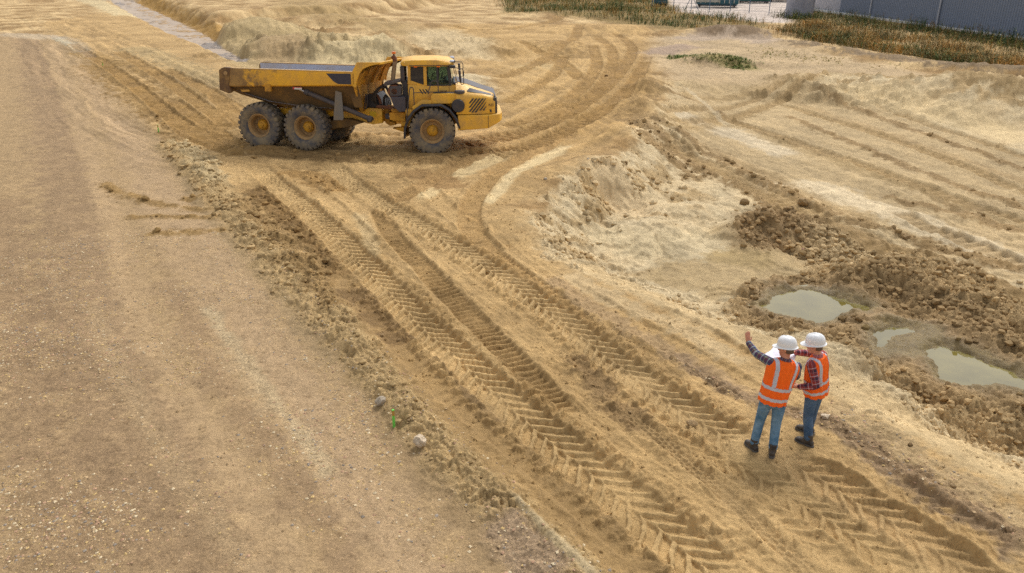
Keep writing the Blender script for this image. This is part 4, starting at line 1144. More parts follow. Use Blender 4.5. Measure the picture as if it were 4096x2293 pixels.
dg = bpy.context.evaluated_depsgraph_get(); tme = bpy.data.meshes.new_from_object(to.evaluated_get(dg)); bpy.data.objects.remove(to)
tme.materials.clear(); tme.materials.append(M_BLK)
o = link('model_number', tme, hood); o.rotation_euler = (math.radians(90), 0, 0); o.location = (1.96, -1.262, 1.62); o.rotation_euler[2] = math.radians(10)

# cab
CW = .80
mb = MB().loft([[(x, s_ * w, z) for s_, w, z in ((-1, CW, z0), (-1, CW + .03, z0 + .3), (-1, CW + .02, z1 - .08), (-1, CW - .03, z1), (1, CW - .03, z1), (1, CW + .02, z1 - .08), (1, CW + .03, z0 + .3), (1, CW, z0))]
                for x, z0, z1 in ((-.80, 1.48, 2.34), (-.70, 1.48, 2.36), (.60, 1.48, 2.30), (.90, 1.60, 2.30))])
cab = part(mb, 'cab', M_YEL, FM, .02, 40)
mb = MB()
rr0 = lambda x, w, z0, z1: [(x, -w, z0), (x, -w - .02, z0 + .06), (x, -w + .05, z1 - .03), (x, -w * .6, z1), (x, w * .6, z1), (x, w - .05, z1 - .03), (x, w + .02, z0 + .06), (x, w, z0)]
mb.loft([rr0(-1.02, .66, 2.98, 3.05), rr0(-.96, .80, 2.95, 3.12), (rr0(-.6, .88, 2.93, 3.16)), rr0(.2, .88, 2.93, 3.16), rr0(.60, .86, 2.93, 3.12), rr0(.80, .76, 2.96, 3.03)])
roof = mb.build('cab_roof', M_YEL, cab, .0, 50)
MB().tube([(-.72, -.90, 2.96), (0, -.91, 2.965), (.72, -.87, 2.955)], .012, 6).build('gutter_rail', M_BLK, cab)
for s in (-1, 1):
    y0, y1 = s * (CW - .05), s * (CW + .012)
    MB().prism([(-.80, 2.34), (-.70, 2.34), (-.68, 2.95), (-.78, 2.95)], y0, y1).build('rear_pillar', M_YEL, cab, .01)
    MB().prism([(-.25, 2.28), (-.14, 2.28), (-.13, 2.95), (-.24, 2.95)], y0, y1 + s * .004).build('middle_pillar', M_YEL, cab, .01)
    MB().prism([(.62, 2.28), (.72, 2.28), (.64, 2.95), (.56, 2.95)], y0, y1).build('front_pillar', M_BLK, cab, .01)
    MB().prism([(-.14, 2.27), (.70, 2.27), (.70, 2.31), (-.14, 2.31)], y0, y1 + s * .006).build('door_sill', M_BLK, cab)
    MB().prism([(-.70, 2.33), (-.70, 2.46), (-.25, 2.30), (-.25, 2.28)], y0, y1).build('window_apron', M_YEL, cab)
    MB().prism([(-.70, 2.40), (-.25, 2.27), (-.24, 2.95), (-.69, 2.95)], s * (CW - .02), s * (CW - .014)).build('rear_side_window', M_TINT, cab)
    MB().prism([(-.14, 2.29), (.64, 2.29), (.58, 2.95), (-.14, 2.95)], s * (CW - .02), s * (CW - .014)).build('door_window', M_GLASS, cab)
    MB().prism([(.20, 2.30), (.27, 2.30), (.27, 2.95), (.20, 2.95)], s * (CW - .035), s * (CW - .0)).build('window_bar', M_BLK, cab)
    for x in (-.50, .28):
        MB().box(x - .06, x + .06, s * .905 - .03, s * .905 + .03, 2.905, 2.945).build('marker_lamp', M_ORG, cab, .008)
    for k in range(3):
        x = -.42 + k * .105
        MB().prism([(x, 2.16), (x + .05, 2.16), (x + .15, 2.0), (x + .10, 2.0)], s * (CW + .021), s * (CW + .027)).build('vent_slot', M_BLK, cab)
    MB().box(.62, .628, s * (CW + .018), s * (CW + .03), 1.72, 2.24).build('door_seam', M_BLK, cab)
    MB().box(.12, .52, s * (CW + .024), s * (CW + .029), 2.02, 2.03).build('panel_seam', M_YELD, cab)
    # tall mirror on its bracket
    mb = MB().tube([(.70, s * .84, 2.92), (.92, s * 1.0, 2.88), (1.10, s * 1.08, 2.86), (1.14, s * 1.08, 2.76), (1.13, s * 1.08, 2.36), (1.06, s * 1.06, 2.33), (1.0, s * .98, 2.42)], .014, 6)
    mir = part(mb, 'mirror_bracket', M_BLK, FM)
    MB().prism([(.95, 2.80), (1.03, 2.82), (1.06, 2.42), (.99, 2.40)], s * 1.06 - .09, s * 1.06 + .09).build('mirror', M_BLK, mir, .02)
    MB().tube([(.78, s * .80, 2.88), (.86, s * .84, 2.60), (.92, s * .88, 2.34)], .011, 6).build('wiper_rod', M_BLK, mir)
MB().loft([[(.64, -.76, 2.94), (.64, .76, 2.94)], [(.80, -.76, 2.36), (.80, .76, 2.36)]], caps=False, closed=False).build('windscreen', M_GLASS, cab)
MB().prism([(.72, 2.30), (.98, 2.30), (.90, 2.38), (.76, 2.38)], -.78, .78).build('cowl', M_BLK, cab, .02)
MB().box(-.74, -.73, -.74, .74, 2.36, 2.93).build('rear_window', M_TINT, cab)
for s in (-1, 1):
    for lx, ly, lz in ((.74, .70, 3.06), (.76, .50, 3.05)):
        MB().lathe([(.05, -.07), (.055, 0), (.05, .07), (.001, .07)], c=(lx, s * ly, lz), axis='x', n=14).build('work_lamp', M_CHR, cab)
    MB().box(.66, .86, s * .84 - .06, s * .84 + .06, 2.86, 2.96).build('lamp_bracket', M_BLK, cab, .02)
mb = MB().prism([(-.30, 1.9), (.10, 1.9), (.14, 2.30), (-.08, 2.34), (-.20, 2.80), (-.32, 2.80)], -.25, .25)
mb.build('seat', M_BLK, cab, .04)
MB().prism([(.42, 2.0), (.72, 2.0), (.72, 2.34), (.50, 2.46), (.42, 2.38)], -.55, .55).build('dashboard', M_BLK, cab, .03)
mb = MB(); mb.tube([(.36 + .05 * math.cos(a), .2 * math.sin(a), 2.46 + .19 * math.cos(a)) for a in np.linspace(0, 2 * math.pi, 25)], .014, 6); mb.tube([(.36, 0, 2.46), (.52, 0, 2.36)], .02, 6)
mb.build('steering_wheel', M_BLK, cab)

# behind the cab: exhaust, grille, cooler box, hoses
mb = MB().box(-1.02, -.90, -.70, .70, 2.34, 2.92)
for k in range(9):
    y = -.66 + k * .165
    mb.box(-1.045, -1.02, y - .02, y + .02, 2.36, 2.90)
part(mb, 'guard_grille', M_DARK, FM, .005)
mb = MB().tube([(-1.32, -.62, 2.42), (-1.27, -.62, 2.75), (-1.20, -.62, 3.10)], [.075, .078, .07], 16)
ex = part(mb, 'exhaust_stack', paint_mat('dusty_exhaust', srgb(150, 126, 96), srgb(110, 86, 66), .7, .6, 5), FM)
MB().tube([(-1.20, -.62, 3.08), (-1.22, -.62, 3.18), (-1.28, -.62, 3.27)], [.078, .085, .08], 14).build('exhaust_tip', M_RUST, ex)
MB().tube([(-1.235, -.62, 3.20), (-1.235, -.62, 3.34)], .03, 8).build('beacon_stalk', M_BLK, ex)
MB().lathe([(.065, 0), (.068, .05), (.055, .075), (.001, .08)], c=(-1.235, -.62, 3.33), axis='z', n=16).build('beacon', M_ORG, ex)
mb = MB().prism([(-1.62, 2.36), (-1.56, 2.30), (-1.02, 2.44), (-1.02, 2.50), (-1.5, 2.42)], -1.02, -.42)
pl_ = part(mb, 'heat_shield', M_DARK, FM, .01)
mb = MB().lathe([(.10, -.30), (.22, -.28), (.235, 0), (.22, .26), (.10, .28)], c=(-1.26, -.70, 2.12), axis='y', n=24)
mb.build('muffler', M_RUST, pl_)
MB().box(-1.42, -1.02, -1.0, -.45, 1.95, 2.30).build('muffler_shroud', M_DARK, pl_, .03)
mb = MB().prism([(-1.40, 1.94), (-.90, 1.94), (-.88, 1.44), (-1.12, 1.42), (-1.30, 1.60)], -1.06, -.40)
part(mb, 'cooler_box', plain('plum_grey_box', srgb(76, 70, 76), .6), FM, .02)
mb = MB().box(-1.0, -.78, -.75, .75, 1.46, 2.40)
part(mb, 'cab_back_frame', M_BLK, FM, .02)
def hose(pts, r, name='hose', mat=None, fr=None):
    P = smooth_path(pts, .05)
    return part(MB().tube([tuple(p) for p in P], r, 8), name, mat or M_HOSE, fr or FM)
for k in range(4):
    o_ = .035 * k
    hose([(-1.30, -.55 + o_, 1.62), (-1.42 - o_, -.55 + o_, 1.95 + o_), (-1.62, -.50 + o_, 2.20 + o_ * .7), (-1.88 - o_ * .4, -.45 + o_, 2.08), (-1.98 - o_, -.42 + o_, 1.80), (-1.92, -.35 + o_, 1.52)], .035)
for k in range(3):
    hose([(-1.45 - .06 * k, -.30, 1.46), (-1.50 - .05 * k, -.30, 1.75), (-1.62, -.28, 1.92 - .02 * k), (-1.72 + .03 * k, -.26, 1.75), (-1.74 + .03 * k, -.25, 1.46)], .016)
hose([(-1.1, -.5, 1.52), (-1.35, -.5, 1.46), (-1.6, -.45, 1.50), (-1.95, -.4, 1.52)], .06, 'coolant_pipe', M_RUST)
mb = MB().prism([(1.98, 1.46), (2.62, 1.48), (2.56, 1.72), (2.30, 1.98), (2.0, 1.92)], -.5, .5)
part(mb, 'hydraulic_manifold', M_BLK, RM, .04)
hose([(2.25, -.45, 1.95), (2.42, -.5, 1.92), (2.52, -.5, 1.80), (2.56, -.5, 1.62)], .05, 'return_pipe', M_RUST, RM)
# hand rails
def rail(pts, name='hand_rail'):
    for s in (-1, 1):
        part(MB().tube([(x, s * y, z) for x, y, z in smooth_path(pts, .05)], .017, 8), name, M_DARK, FM)
rail([(-.86, 1.18, 1.12), (-.88, 1.18, 1.22), (-.80, 1.18, 1.7), (-.73, 1.18, 2.15), (-.70, 1.18, 2.26), (-.65, 1.18, 2.28), (-.60, 1.18, 2.24), (-.59, 1.18, 2.1), (-.59, 1.18, 1.50)])
rail([(-.10, 1.10, 2.09), (-.02, 1.10, 2.30), (.02, 1.10, 2.43), (.08, 1.10, 2.47), (.18, 1.10, 2.47), (.24, 1.10, 2.42), (.25, 1.10, 2.2), (.25, 1.10, 1.72)])
for s in (-1, 1):
    part(MB().tube([(-.59, s * 1.18, 2.09), (-.2, s * 1.12, 2.10), (.25, s * 1.10, 2.10)], .014, 8), 'hand_rail', M_DARK, FM)
# ------------------------------------------------------------------ the two men
def skin_mesh(name, mb, voxel, smooth_it=3):
    """one continuous surface out of overlapping limbs"""
    me = bpy.data.meshes.new(name); me.from_pydata(mb.v, [], mb.f); me.update()
    import bmesh
    bm = bmesh.new(); bm.from_mesh(me); bmesh.ops.recalc_face_normals(bm, faces=bm.faces); bm.to_mesh(me); bm.free()
    o = bpy.data.objects.new(name, me); COL.objects.link(o)
    r = o.modifiers.new('r', 'REMESH'); r.mode = 'VOXEL'; r.voxel_size = voxel
    s = o.modifiers.new('s', 'SMOOTH'); s.iterations = smooth_it; s.factor = .5
    dg = bpy.context.evaluated_depsgraph_get()
    out = bpy.data.meshes.new_from_object(o.evaluated_get(dg))
    bpy.data.objects.remove(o); out.name = name
    out.polygons.foreach_set('use_smooth', [True] * len(out.polygons))
    return out
def ell(mb, secs, n=20):
    """loft of flattened rings: (centre, side vector, front vector) with the vectors' lengths the half widths"""
    rings = []
    for c, a, b in secs:
        c, a, b = Vector(c), Vector(a), Vector(b)
        rings.append([tuple(c + a * math.cos(2 * math.pi * k / n) + b * math.sin(2 * math.pi * k / n)) for k in range(n)])
    mb.loft(rings)
def limb(mb, pts, rad, n=14):
    P = smooth_path([tuple(p) + (r,) for p, r in zip(pts, rad)], .04)
    mb.tube([tuple(p[:3]) for p in P], [float(p[3]) for p in P], n)
    for p in (P[0], P[-1]):
        ball(mb, p[:3], float(p[3]))
def ball(mb, c, r, sx=1, sy=1, sz=1, n=12, axes=None):
    rings = []
    for i in range(1, 8):
        t = math.pi * i / 8
        rings.append([(c[0] + r * sx * math.sin(t) * math.cos(2 * math.pi * k / n), c[1] + r * sy * math.sin(t) * math.sin(2 * math.pi * k / n), c[2] + r * sz * math.cos(t)) for k in range(n)])
    mb.loft(rings)
def axes_mesh(mb_local, org, f, up):
    """points given as (right, forward, up) -> site metres"""
    f, up = Vector(f).normalized(), Vector(up).normalized(); rt = f.cross(up).normalized(); up = rt.cross(f)
    org = Vector(org)
    return [tuple(org + rt * p[0] + f * p[1] + up * p[2]) for p in mb_local]

def plaid_mat(name, base, dark, line1, line2, pu, pv):
    m, nt, b = new_mat(name)
    at = nt.nodes.new('ShaderNodeAttribute'); at.attribute_name = 'cloth'
    sep = nt.nodes.new('ShaderNodeSeparateXYZ'); nt.links.new(at.outputs['Vector'], sep.inputs[0])
    def stripe(src, period, stops):
        d = nt.nodes.new('ShaderNodeMath'); d.operation = 'DIVIDE'; d.inputs[1].default_value = period; nt.links.new(src, d.inputs[0])
        f = nt.nodes.new('ShaderNodeMath'); f.operation = 'FRACT'; nt.links.new(d.outputs[0], f.inputs[0])
        r = ramp(nt, f.outputs[0], stops); r.color_ramp.interpolation = 'CONSTANT'
        return r.outputs[0]
    st = [(0, base), (.30, line1), (.40, base), (.52, dark), (.86, line2), (.94, dark)]
    c1 = stripe(sep.outputs[0], pu, st); c2 = stripe(sep.outputs[1], pv, st)
    c = mixc(nt, .5, c1, c2)
    nt.links.new(c, b.inputs['Base Color']); b.inputs['Roughness'].default_value = .9
    n = add_noise(nt, 30, 3); bump(nt, b, n.outputs[0], .4, .01)
    return m
def cloth_mat(name, col, col2, scale=6, rough=.9, bumps=.5):
    m, nt, b = new_mat(name)
    n = add_noise(nt, scale, 5, .6)
    r = ramp(nt, n.outputs[0], [(.35, col), (.68, col2)])
    nt.links.new(r.outputs[0], b.inputs['Base Color']); b.inputs['Roughness'].default_value = rough
    n2 = add_noise(nt, 22, 4, .6, dist=.6); bump(nt, b, n2.outputs[0], bumps, .03)
    return m
M_SKIN = cloth_mat('skin', srgb(206, 146, 116), srgb(190, 126, 98), 14, .55, .15)
M_HAIR = cloth_mat('grey_brown_hair', srgb(112, 92, 78), srgb(80, 64, 54), 40, .8, .4)
M_JEAN = cloth_mat('blue_denim', srgb(66, 108, 140), srgb(128, 158, 180), 5, .95, .7)
M_JEAN2 = cloth_mat('dark_denim', srgb(52, 78, 108), srgb(100, 126, 154), 5, .95, .7)
M_VEST = cloth_mat('orange_hi_vis', srgb(255, 112, 8), srgb(255, 100, 4), 7, .8, .6)
M_REFL = cloth_mat('silver_reflective_tape', srgb(198, 198, 206), srgb(184, 184, 194), 9, .45, .3)
M_HELM = plain('white_helmet', srgb(236, 236, 236), .28)
M_BOOT = cloth_mat('black_leather', srgb(46, 42, 42), srgb(88, 76, 62), 9, .6, .4)
M_SOLE = plain('grey_sole', srgb(92, 86, 80), .8)
M_PLB = plaid_mat('blue_green_plaid', srgb(52, 54, 92), srgb(96, 50, 66), srgb(176, 190, 190), srgb(116, 150, 100), .115, .10)
M_PLR = plaid_mat('red_plaid', srgb(150, 52, 46), srgb(58, 42, 62), srgb(206, 190, 200), srgb(190, 120, 120), .11, .10)

def hand(mb, wrist, d, n, curl, thumb_side, s=1.0):
    """palm, four unequal fingers and a thumb; d along the hand, n out of the back of the hand"""
    w, d, n = Vector(wrist), Vector(d).normalized(), Vector(n).normalized()
    n = (n - d * n.dot(d)).normalized(); sd = d.cross(n) * thumb_side
    ell(mb, [(w + d * t * s, sd * a * s, n * b * s) for t, a, b in ((-.02, .026, .022), (.02, .032, .019), (.055, .040, .017), (.092, .041, .014))], 12)
    for k, L in enumerate((.072, .082, .076, .058)):
        o = sd * (.030 - .0195 * k) * s
        p = w + d * .085 * s + o; c = curl
        fan = sd * (.10 - .07 * k)
        p1 = p + (d + fan).normalized() * L * .45 * s - n * c * .010
        p2 = p1 + (d * math.cos(c) - n * math.sin(c) + fan).normalized() * L * .32 * s
        p3 = p2 + (d * math.cos(1.7 * c) - n * math.sin(1.7 * c) + fan).normalized() * L * .25 * s
        limb(mb, [p - d * .02, p1, p2, p3], [.0098 * s, .0095 * s, .009 * s, .0078 * s], 8)
    b = w + d * .025 * s + sd * .026 * s
    limb(mb, [b, b + (sd * .9 + d * .6).normalized() * .035 * s - n * .006, b + (sd * .7 + d * .9).normalized() * .068 * s - n * .014], [.014 * s, .0115 * s, .009 * s], 8)

def man(label, root, J, M_SH, M_JN, jac, head_f, tors_f, group=None, glasses=False):
    rt = Vector(root)
    o_root = empty('person', root)
    tag(o_root, label, 'person')
    L = lambda p: Vector(p) - rt
    P = {k: L(v) for k, v in J.items()}
    tf = Vector((*tors_f, 0)).normalized(); tr = tf.cross(Vector((0, 0, 1))).normalized()
    spine = (P['neck'] - P['pelvis']); up = spine.normalized()
    hf = Vector(head_f).normalized(); hup = (Vector((0, 0, 1)) + up * .6).normalized()
    tr = (tr - up * tr.dot(up)).normalized(); shr = (P['shr'] - P['shl']).normalized()
    # --- body: one continuous skin
    def torso(k=1.0, top=True, low=-.10):
        mb = MB()
        S = []
        for t, a, b, off in ((low, .150, .098, 0), (.0, .168, .112, -.012), (.16, .162, .105, 0), (.34, .158, .104, .008), (.55, .168, .112, .008), (.74, .182, .112, 0), (.88, .172, .092, -.008), (.97, .105, .072, -.01), (1.02, .062, .060, 0)):
            sd = (tr * (1 - max(t, 0)) + shr * max(t, 0)).normalized()
            fr = sd.cross(up) * -1
            S.append((P['pelvis'] + spine * t + tf * off, sd * a * k, tf * b * k))
        ell(mb, S, 24)
        return mb
    body = torso(.95)
    legs = lambda k, e: [([P['hip' + s] + Vector((0, 0, .04)), P['knee' + s], P['ank' + s] + Vector((0, 0, e))], [.082 * k, .058 * k, .045 * k]) for s in 'lr']
    for p, r in legs(.95, 0): limb(body, [p[0], p[0].lerp(p[1], .5), p[1], p[1].lerp(p[2], .4), p[2]], [r[0], r[0] * .88, r[1], r[1] * 1.02, r[2]])
    arms = lambda k: [([P['sh' + s], P['el' + s], P['wr' + s]], [.056 * k, .044 * k, .031 * k]) for s in 'lr']
    for p, r in arms(.9): limb(body, [p[0], p[0].lerp(p[1], .5), p[1], p[1].lerp(p[2], .35), p[2]], [r[0], r[0] * .88, r[1], r[1], r[2]])
    limb(body, [P['neck'] - up * .05, P['neck'].lerp(P['head'], .5), P['head'] - hup * .03], [.062, .056, .056])
    hd = MB()
    ell(hd, [((0, f, z), (a, 0, 0), (0, b, 0)) for z, a, b, f in ((-.115, .034, .036, .052), (-.100, .052, .064, .024), (-.06, .064, .084, .010), (-.01, .073, .096, .002), (.04, .077, .099, -.004), (.085, .068, .088, -.008), (.113, .040, .055, -.010), (.122, .012, .018, -.010))], 20)
    ell(hd, [((0, .098, -.045), (.017, 0, 0), (0, .02, 0)), ((0, .108, -.035), (.014, 0, 0), (0, .016, 0)), ((0, .094, .012), (.008, 0, 0), (0, .012, 0))], 8)          # nose
    ell(hd, [((0, .086, -.078), (.024, 0, 0), (0, .012, 0)), ((0, .086, -.068), (.026, 0, 0), (0, .012, 0))], 10)                                             # mouth
    for s in (-1, 1):
        ell(hd, [((s * .078, -.008, -.035), (.008, 0, 0), (0, .014, 0)), ((s * .084, -.012, -.005), (.010, 0, 0), (0, .022, 0)), ((s * .080, -.014, .022), (.008, 0, 0), (0, .016, 0))], 10)   # ear
        ball(hd, (s * .030, .084, .012), .013)                                                                                                                # eye
    body.add(axes_mesh(hd.v, P['head'], hf, hup), hd.f)
    for s, sg in (('l', 1), ('r', -1)):
        dv, nv, cu = jac['hand' + s]
        hand(body, P['wr' + s], dv, nv, cu, sg, .95)
    for s in 'lr':
        d = Vector((*jac['toe' + s], 0)).normalized(); a = P['ank' + s]
        limb(body, [a, a + Vector((0, 0, -.05)), a + d * .09 + Vector((0, 0, -.07))], [.045, .04, .035])
    bm_ = skin_mesh('body', body, .0075, 2); bm_.materials.append(M_SKIN)
    ob = link('body', bm_, o_root)
    # --- jeans
    mb = MB()
    ell(mb, [(P['pelvis'] + up * z + tf * o, tr * a, tf * b) for z, a, b, o in ((-.13, .135, .11, -.004), (-.06, .176, .128, -.014), (.02, .178, .128, -.012), (.09, .170, .118, -.004))], 24)
    for s in 'lr':
        h, k, a = P['hip' + s] + Vector((0, 0, .02)), P['knee' + s], P['ank' + s]
        limb(mb, [h, h.lerp(k, .45), k, k.lerp(a, .45), a.lerp(k, .04)], [.098, .086, .070, .066, .060])
    # folds
    for s in 'lr':
        k, a = P['knee' + s], P['ank' + s]
        for t, rr_ in ((.80, .064), (.90, .068), (.0, .074), (.12, .071)):
            c = k.lerp(a, t); ball(mb, c, rr_, 1, 1, .35)
    me = skin_mesh('jeans', mb, .010, 4); me.materials.append(M_JN); link('jeans', me, o_root)
    # --- shirt
    mb = torso(1.05, low=.05)
    for s in 'lr':
        a, b, c = P['sh' + s], P['el' + s], P['wr' + s]
        c2 = b.lerp(c, .93)
        limb(mb, [a, a.lerp(b, .5), b, b.lerp(c2, .5), c2], [.068, .060, .056, .050, .043])
        for q, rr_ in ((b, .060), (a.lerp(b, .8), .062), (b.lerp(c, .25), .058)): ball(mb, q, rr_, 1, 1, .5)
    ell(mb, [(P['neck'] - up * .03, tr * .075, tf * .075), (P['neck'] + up * .035, tr * .070, tf * .068)], 20)
    me = skin_mesh('shirt', mb, .009, 3)
    co = np.empty(len(me.vertices) * 3); me.vertices.foreach_get('co', co); co = co.reshape(-1, 3)
    cl = np.zeros_like(co); best = np.full(len(co), 1e9)
    bones = [(P['pelvis'], P['neck'], tr, .16)] + [(P['sh' + s], P['el' + s], None, .05) for s in 'lr'] + [(P['el' + s], P['wr' + s], None, .045) for s in 'lr']
    for i, (a, b, ref, rad) in enumerate(bones):
        a_, b_ = np.array(a), np.array(b); d = b_ - a_; LL = np.linalg.norm(d); d /= LL
        rel = co - a_; t = np.clip(rel @ d, 0, LL); off = rel - t[:, None] * d
        dist = np.linalg.norm(off, axis=1) - rad
        e1 = np.array(ref) if ref is not None else np.cross(d, (0.1, .2, 1.0)); e1 = e1 - d * (e1 @ d); e1 /= np.linalg.norm(e1); e2 = np.cross(d, e1)
        ang = np.arctan2(off @ e2, off @ e1) * (.05 if i else .13)
        m = dist < best; best = np.where(m, dist, best)
        cl[m] = np.stack([t + (i in (3, 4)) * .28, ang, t * 0], 1)[m]
    at = me.attributes.new('cloth', 'FLOAT_VECTOR', 'POINT'); at.data.foreach_set('vector', cl.astype(np.float32).ravel())
    me.materials.append(M_SH); link('shirt', me, o_root)
    # --- vest: hangs from the shoulders, open at the arms
    mb = MB(); S = []
    wst = jac['vest']
    for t, a, b, off in ((wst, .202, .158, -.005), (wst + .12, .205, .158, 0), (.25, .202, .150, 0), (.5, .206, .146, .004), (.72, .216, .140, 0), (.86, .212, .122, -.006), (.95, .176, .100, -.01), (1.0, .115, .085, -.012)):
        tt = min(max(t, 0), 1); sd = (tr * (1 - tt) + shr * tt).normalized()
        S.append((P['pelvis'] + spine * t + tf * off, sd * a, tf * b))
    ell(mb, S, 32)
    me = skin_mesh('vest', mb, .008, 3)
    co = np.empty(len(me.vertices) * 3); me.vertices.foreach_get('co', co); co = co.reshape(-1, 3)
    h_ = (co - np.array(P['pelvis'])) @ np.array(up) / spine.length
    lat = (co - np.array(P['pelvis'])) @ np.array(tr); dep = (co - np.array(P['pelvis']) ) @ np.array(tf)
    az = np.arctan2(lat, -dep)
    nr = np.empty(len(me.vertices) * 3); me.vertices.foreach_get('normal', nr); nr = nr.reshape(-1, 3)
    ripple = .006 * np.sin(az * 9 + h_ * 7) * (1 - np.clip(h_, 0, 1)) + .004 * np.sin(az * 17 + 2 * h_)
    co2 = co + nr * ripple[:, None]
    me.vertices.foreach_set('co', co2.astype(np.float32).ravel())
    # the hem and armholes are cut: drop the faces of the closed ends
    fv = [list(p.vertices) for p in me.polygons]
    keep = [f for f in fv if not (all(h_[i] < wst + .012 for i in f) and abs(np.mean([np.dot(nr[i], np.array(up)) for i in f])) > .8)]
    me2 = bpy.data.meshes.new('vest'); me2.from_pydata([tuple(p) for p in co2], [], keep); me2.polygons.foreach_set('use_smooth', [True] * len(me2.polygons)); me2.materials.append(M_VEST)
    vest = link('vest', me2, o_root)
    def stripe(sel, name='reflective_stripe'):
        fs = [f for f in keep if all(sel[i] for i in f)]
        used = sorted({i for f in fs for i in f}); mp = {v: k for k, v in enumerate(used)}
        if not fs: return
        mm = bpy.data.meshes.new(name); mm.from_pydata([tuple(co2[i] + nr[i] * .004) for i in used], [], [[mp[i] for i in f] for f in fs])
        mm.polygons.foreach_set('use_smooth', [True] * len(mm.polygons)); mm.materials.append(M_REFL); link(name, mm, vest)
    b1, b2, hw = wst + .155, wst + .43, .048
    stripe(np.abs(h_ - b1) < hw)
    stripe(np.abs(h_ - b2) < hw)
    for s in (-1, 1):
        stripe((h_ > b2 + hw * .8) & (np.abs(lat - s * (.115 + .02 * (h_ - .5))) < .026) & (h_ < 1.2))
    # --- boots
    for s in 'lr':
        d = Vector((*jac['toe' + s], 0)).normalized(); sd = d.cross(Vector((0, 0, 1))); a = P['ank' + s]; g = Vector((a.x, a.y, jac['gz' + s] - rt.z))
        mb = MB()
        ell(mb, [(a + Vector((0, 0, .085)), sd * .054, d * .060), (a + Vector((0, 0, .02)), sd * .054, d * .062), (g + Vector((0, 0, .06)) + d * .015, sd * .050, d * .085), (g + Vector((0, 0, .025)) + d * .05, sd * .048, d * .125)], 18)
        ell(mb, [(g + d * t + Vector((0, 0, z)), sd * w, Vector((0, 0, hh))) for t, w, hh, z in ((-.08, .034, .03, .045), (-.04, .042, .05, .06), (.04, .044, .05, .06), (.10, .050, .036, .05), (.155, .042, .028, .042), (.185, .02, .014, .036))], 14)
        me = skin_mesh('boot', mb, .008, 2); me.materials.append(M_BOOT); boot = link('boot', me, o_root)
        out = [(-.095, .0), (-.085, .034), (-.03, .042), (.04, .044), (.11, .054), (.165, .044), (.195, .015)]
        prof = [(t, w) for t, w in out] + [(t, -w) for t, w in out[::-1]]
        mb = MB(); n = len(prof)
        mb.loft([[tuple(g + d * (t + .0) + sd * w + Vector((0, 0, z))) for t, w in prof] for z in (-.012, .024)])
        mb.build('sole', M_SOLE, boot, .004)
    # --- helmet, hair
    hm = MB(); rings = []
    for z, k in ((.018, 1.0), (.05, .995), (.085, .95), (.115, .85), (.14, .66), (.155, .40), (.160, .12)):
        rings.append([((.108 * k) * math.cos(2 * math.pi * i / 28), -.005 + (.134 * k) * math.sin(2 * math.pi * i / 28), z + (.006 if abs(math.cos(2 * math.pi * i / 28)) < .25 and k < .9 else 0)) for i in range(28)])
    hm.loft(rings)
    inner = [[(p[0] * .95, p[1] * .95, p[2] - .012) for p in r] for r in rings[:3]]
    hm.loft(inner, caps=False)
    brim = []
    for i in range(28):
        a = 2 * math.pi * i / 28; f = max(0, math.sin(a)); e = .016 + .052 * f ** 2.5
        brim.append(((.108 * math.cos(a), -.005 + .134 * math.sin(a), .022), ((.108 + e * .8) * math.cos(a), -.005 + (.134 + e) * math.sin(a), .012 - .016 * f)))
    hm.loft([[b[0] for b in brim], [b[1] for b in brim], [(b[1][0], b[1][1], b[1][2] - .008) for b in brim], [(b[0][0], b[0][1], b[0][2] - .012) for b in brim]], caps=False)
    hm.loft([[(x, y, z + .004) for x, y, z in ((-.012, yy, zz), (.012, yy, zz), (.009, yy, zz + .008), (-.009, yy, zz + .008))] for yy, zz in ((-.11, .075), (-.07, .130), (0, .157), (.07, .130), (.11, .075))])
    tilt = (hup + hf * jac.get('tilt', 0)).normalized()
    hm.v = axes_mesh(hm.v, P['head'] + hup * .022, hf, tilt)
    hm.build('helmet', M_HELM, o_root, 0, 45)
    hr = MB()
    ell(hr, [((0, f, z), (a, 0, 0), (0, b, 0)) for z, a, b, f in ((-.055, .058, .05, -.048), (-.03, .076, .072, -.030), (.01, .081, .090, -.014), (.05, .081, .098, -.008))], 20)
    hr.v = axes_mesh(hr.v, P['head'], hf, hup)
    hr.build('hair', M_HAIR, o_root, 0, 60)
    if glasses:
        gl = MB()
        for s in (-1, 1):
            gl.box(s * .034 - .024, s * .034 + .024, .098, .106, .0, .028)
            gl.box(s * .078 - .003, s * .078 + .003, -.01, .10, .018, .026)
        gl.box(-.012, .012, .102, .107, .016, .024)
        gl.v = axes_mesh(gl.v, P['head'], hf, hup)
        gl.build('sunglasses', M_BLK, o_root)
    return o_root

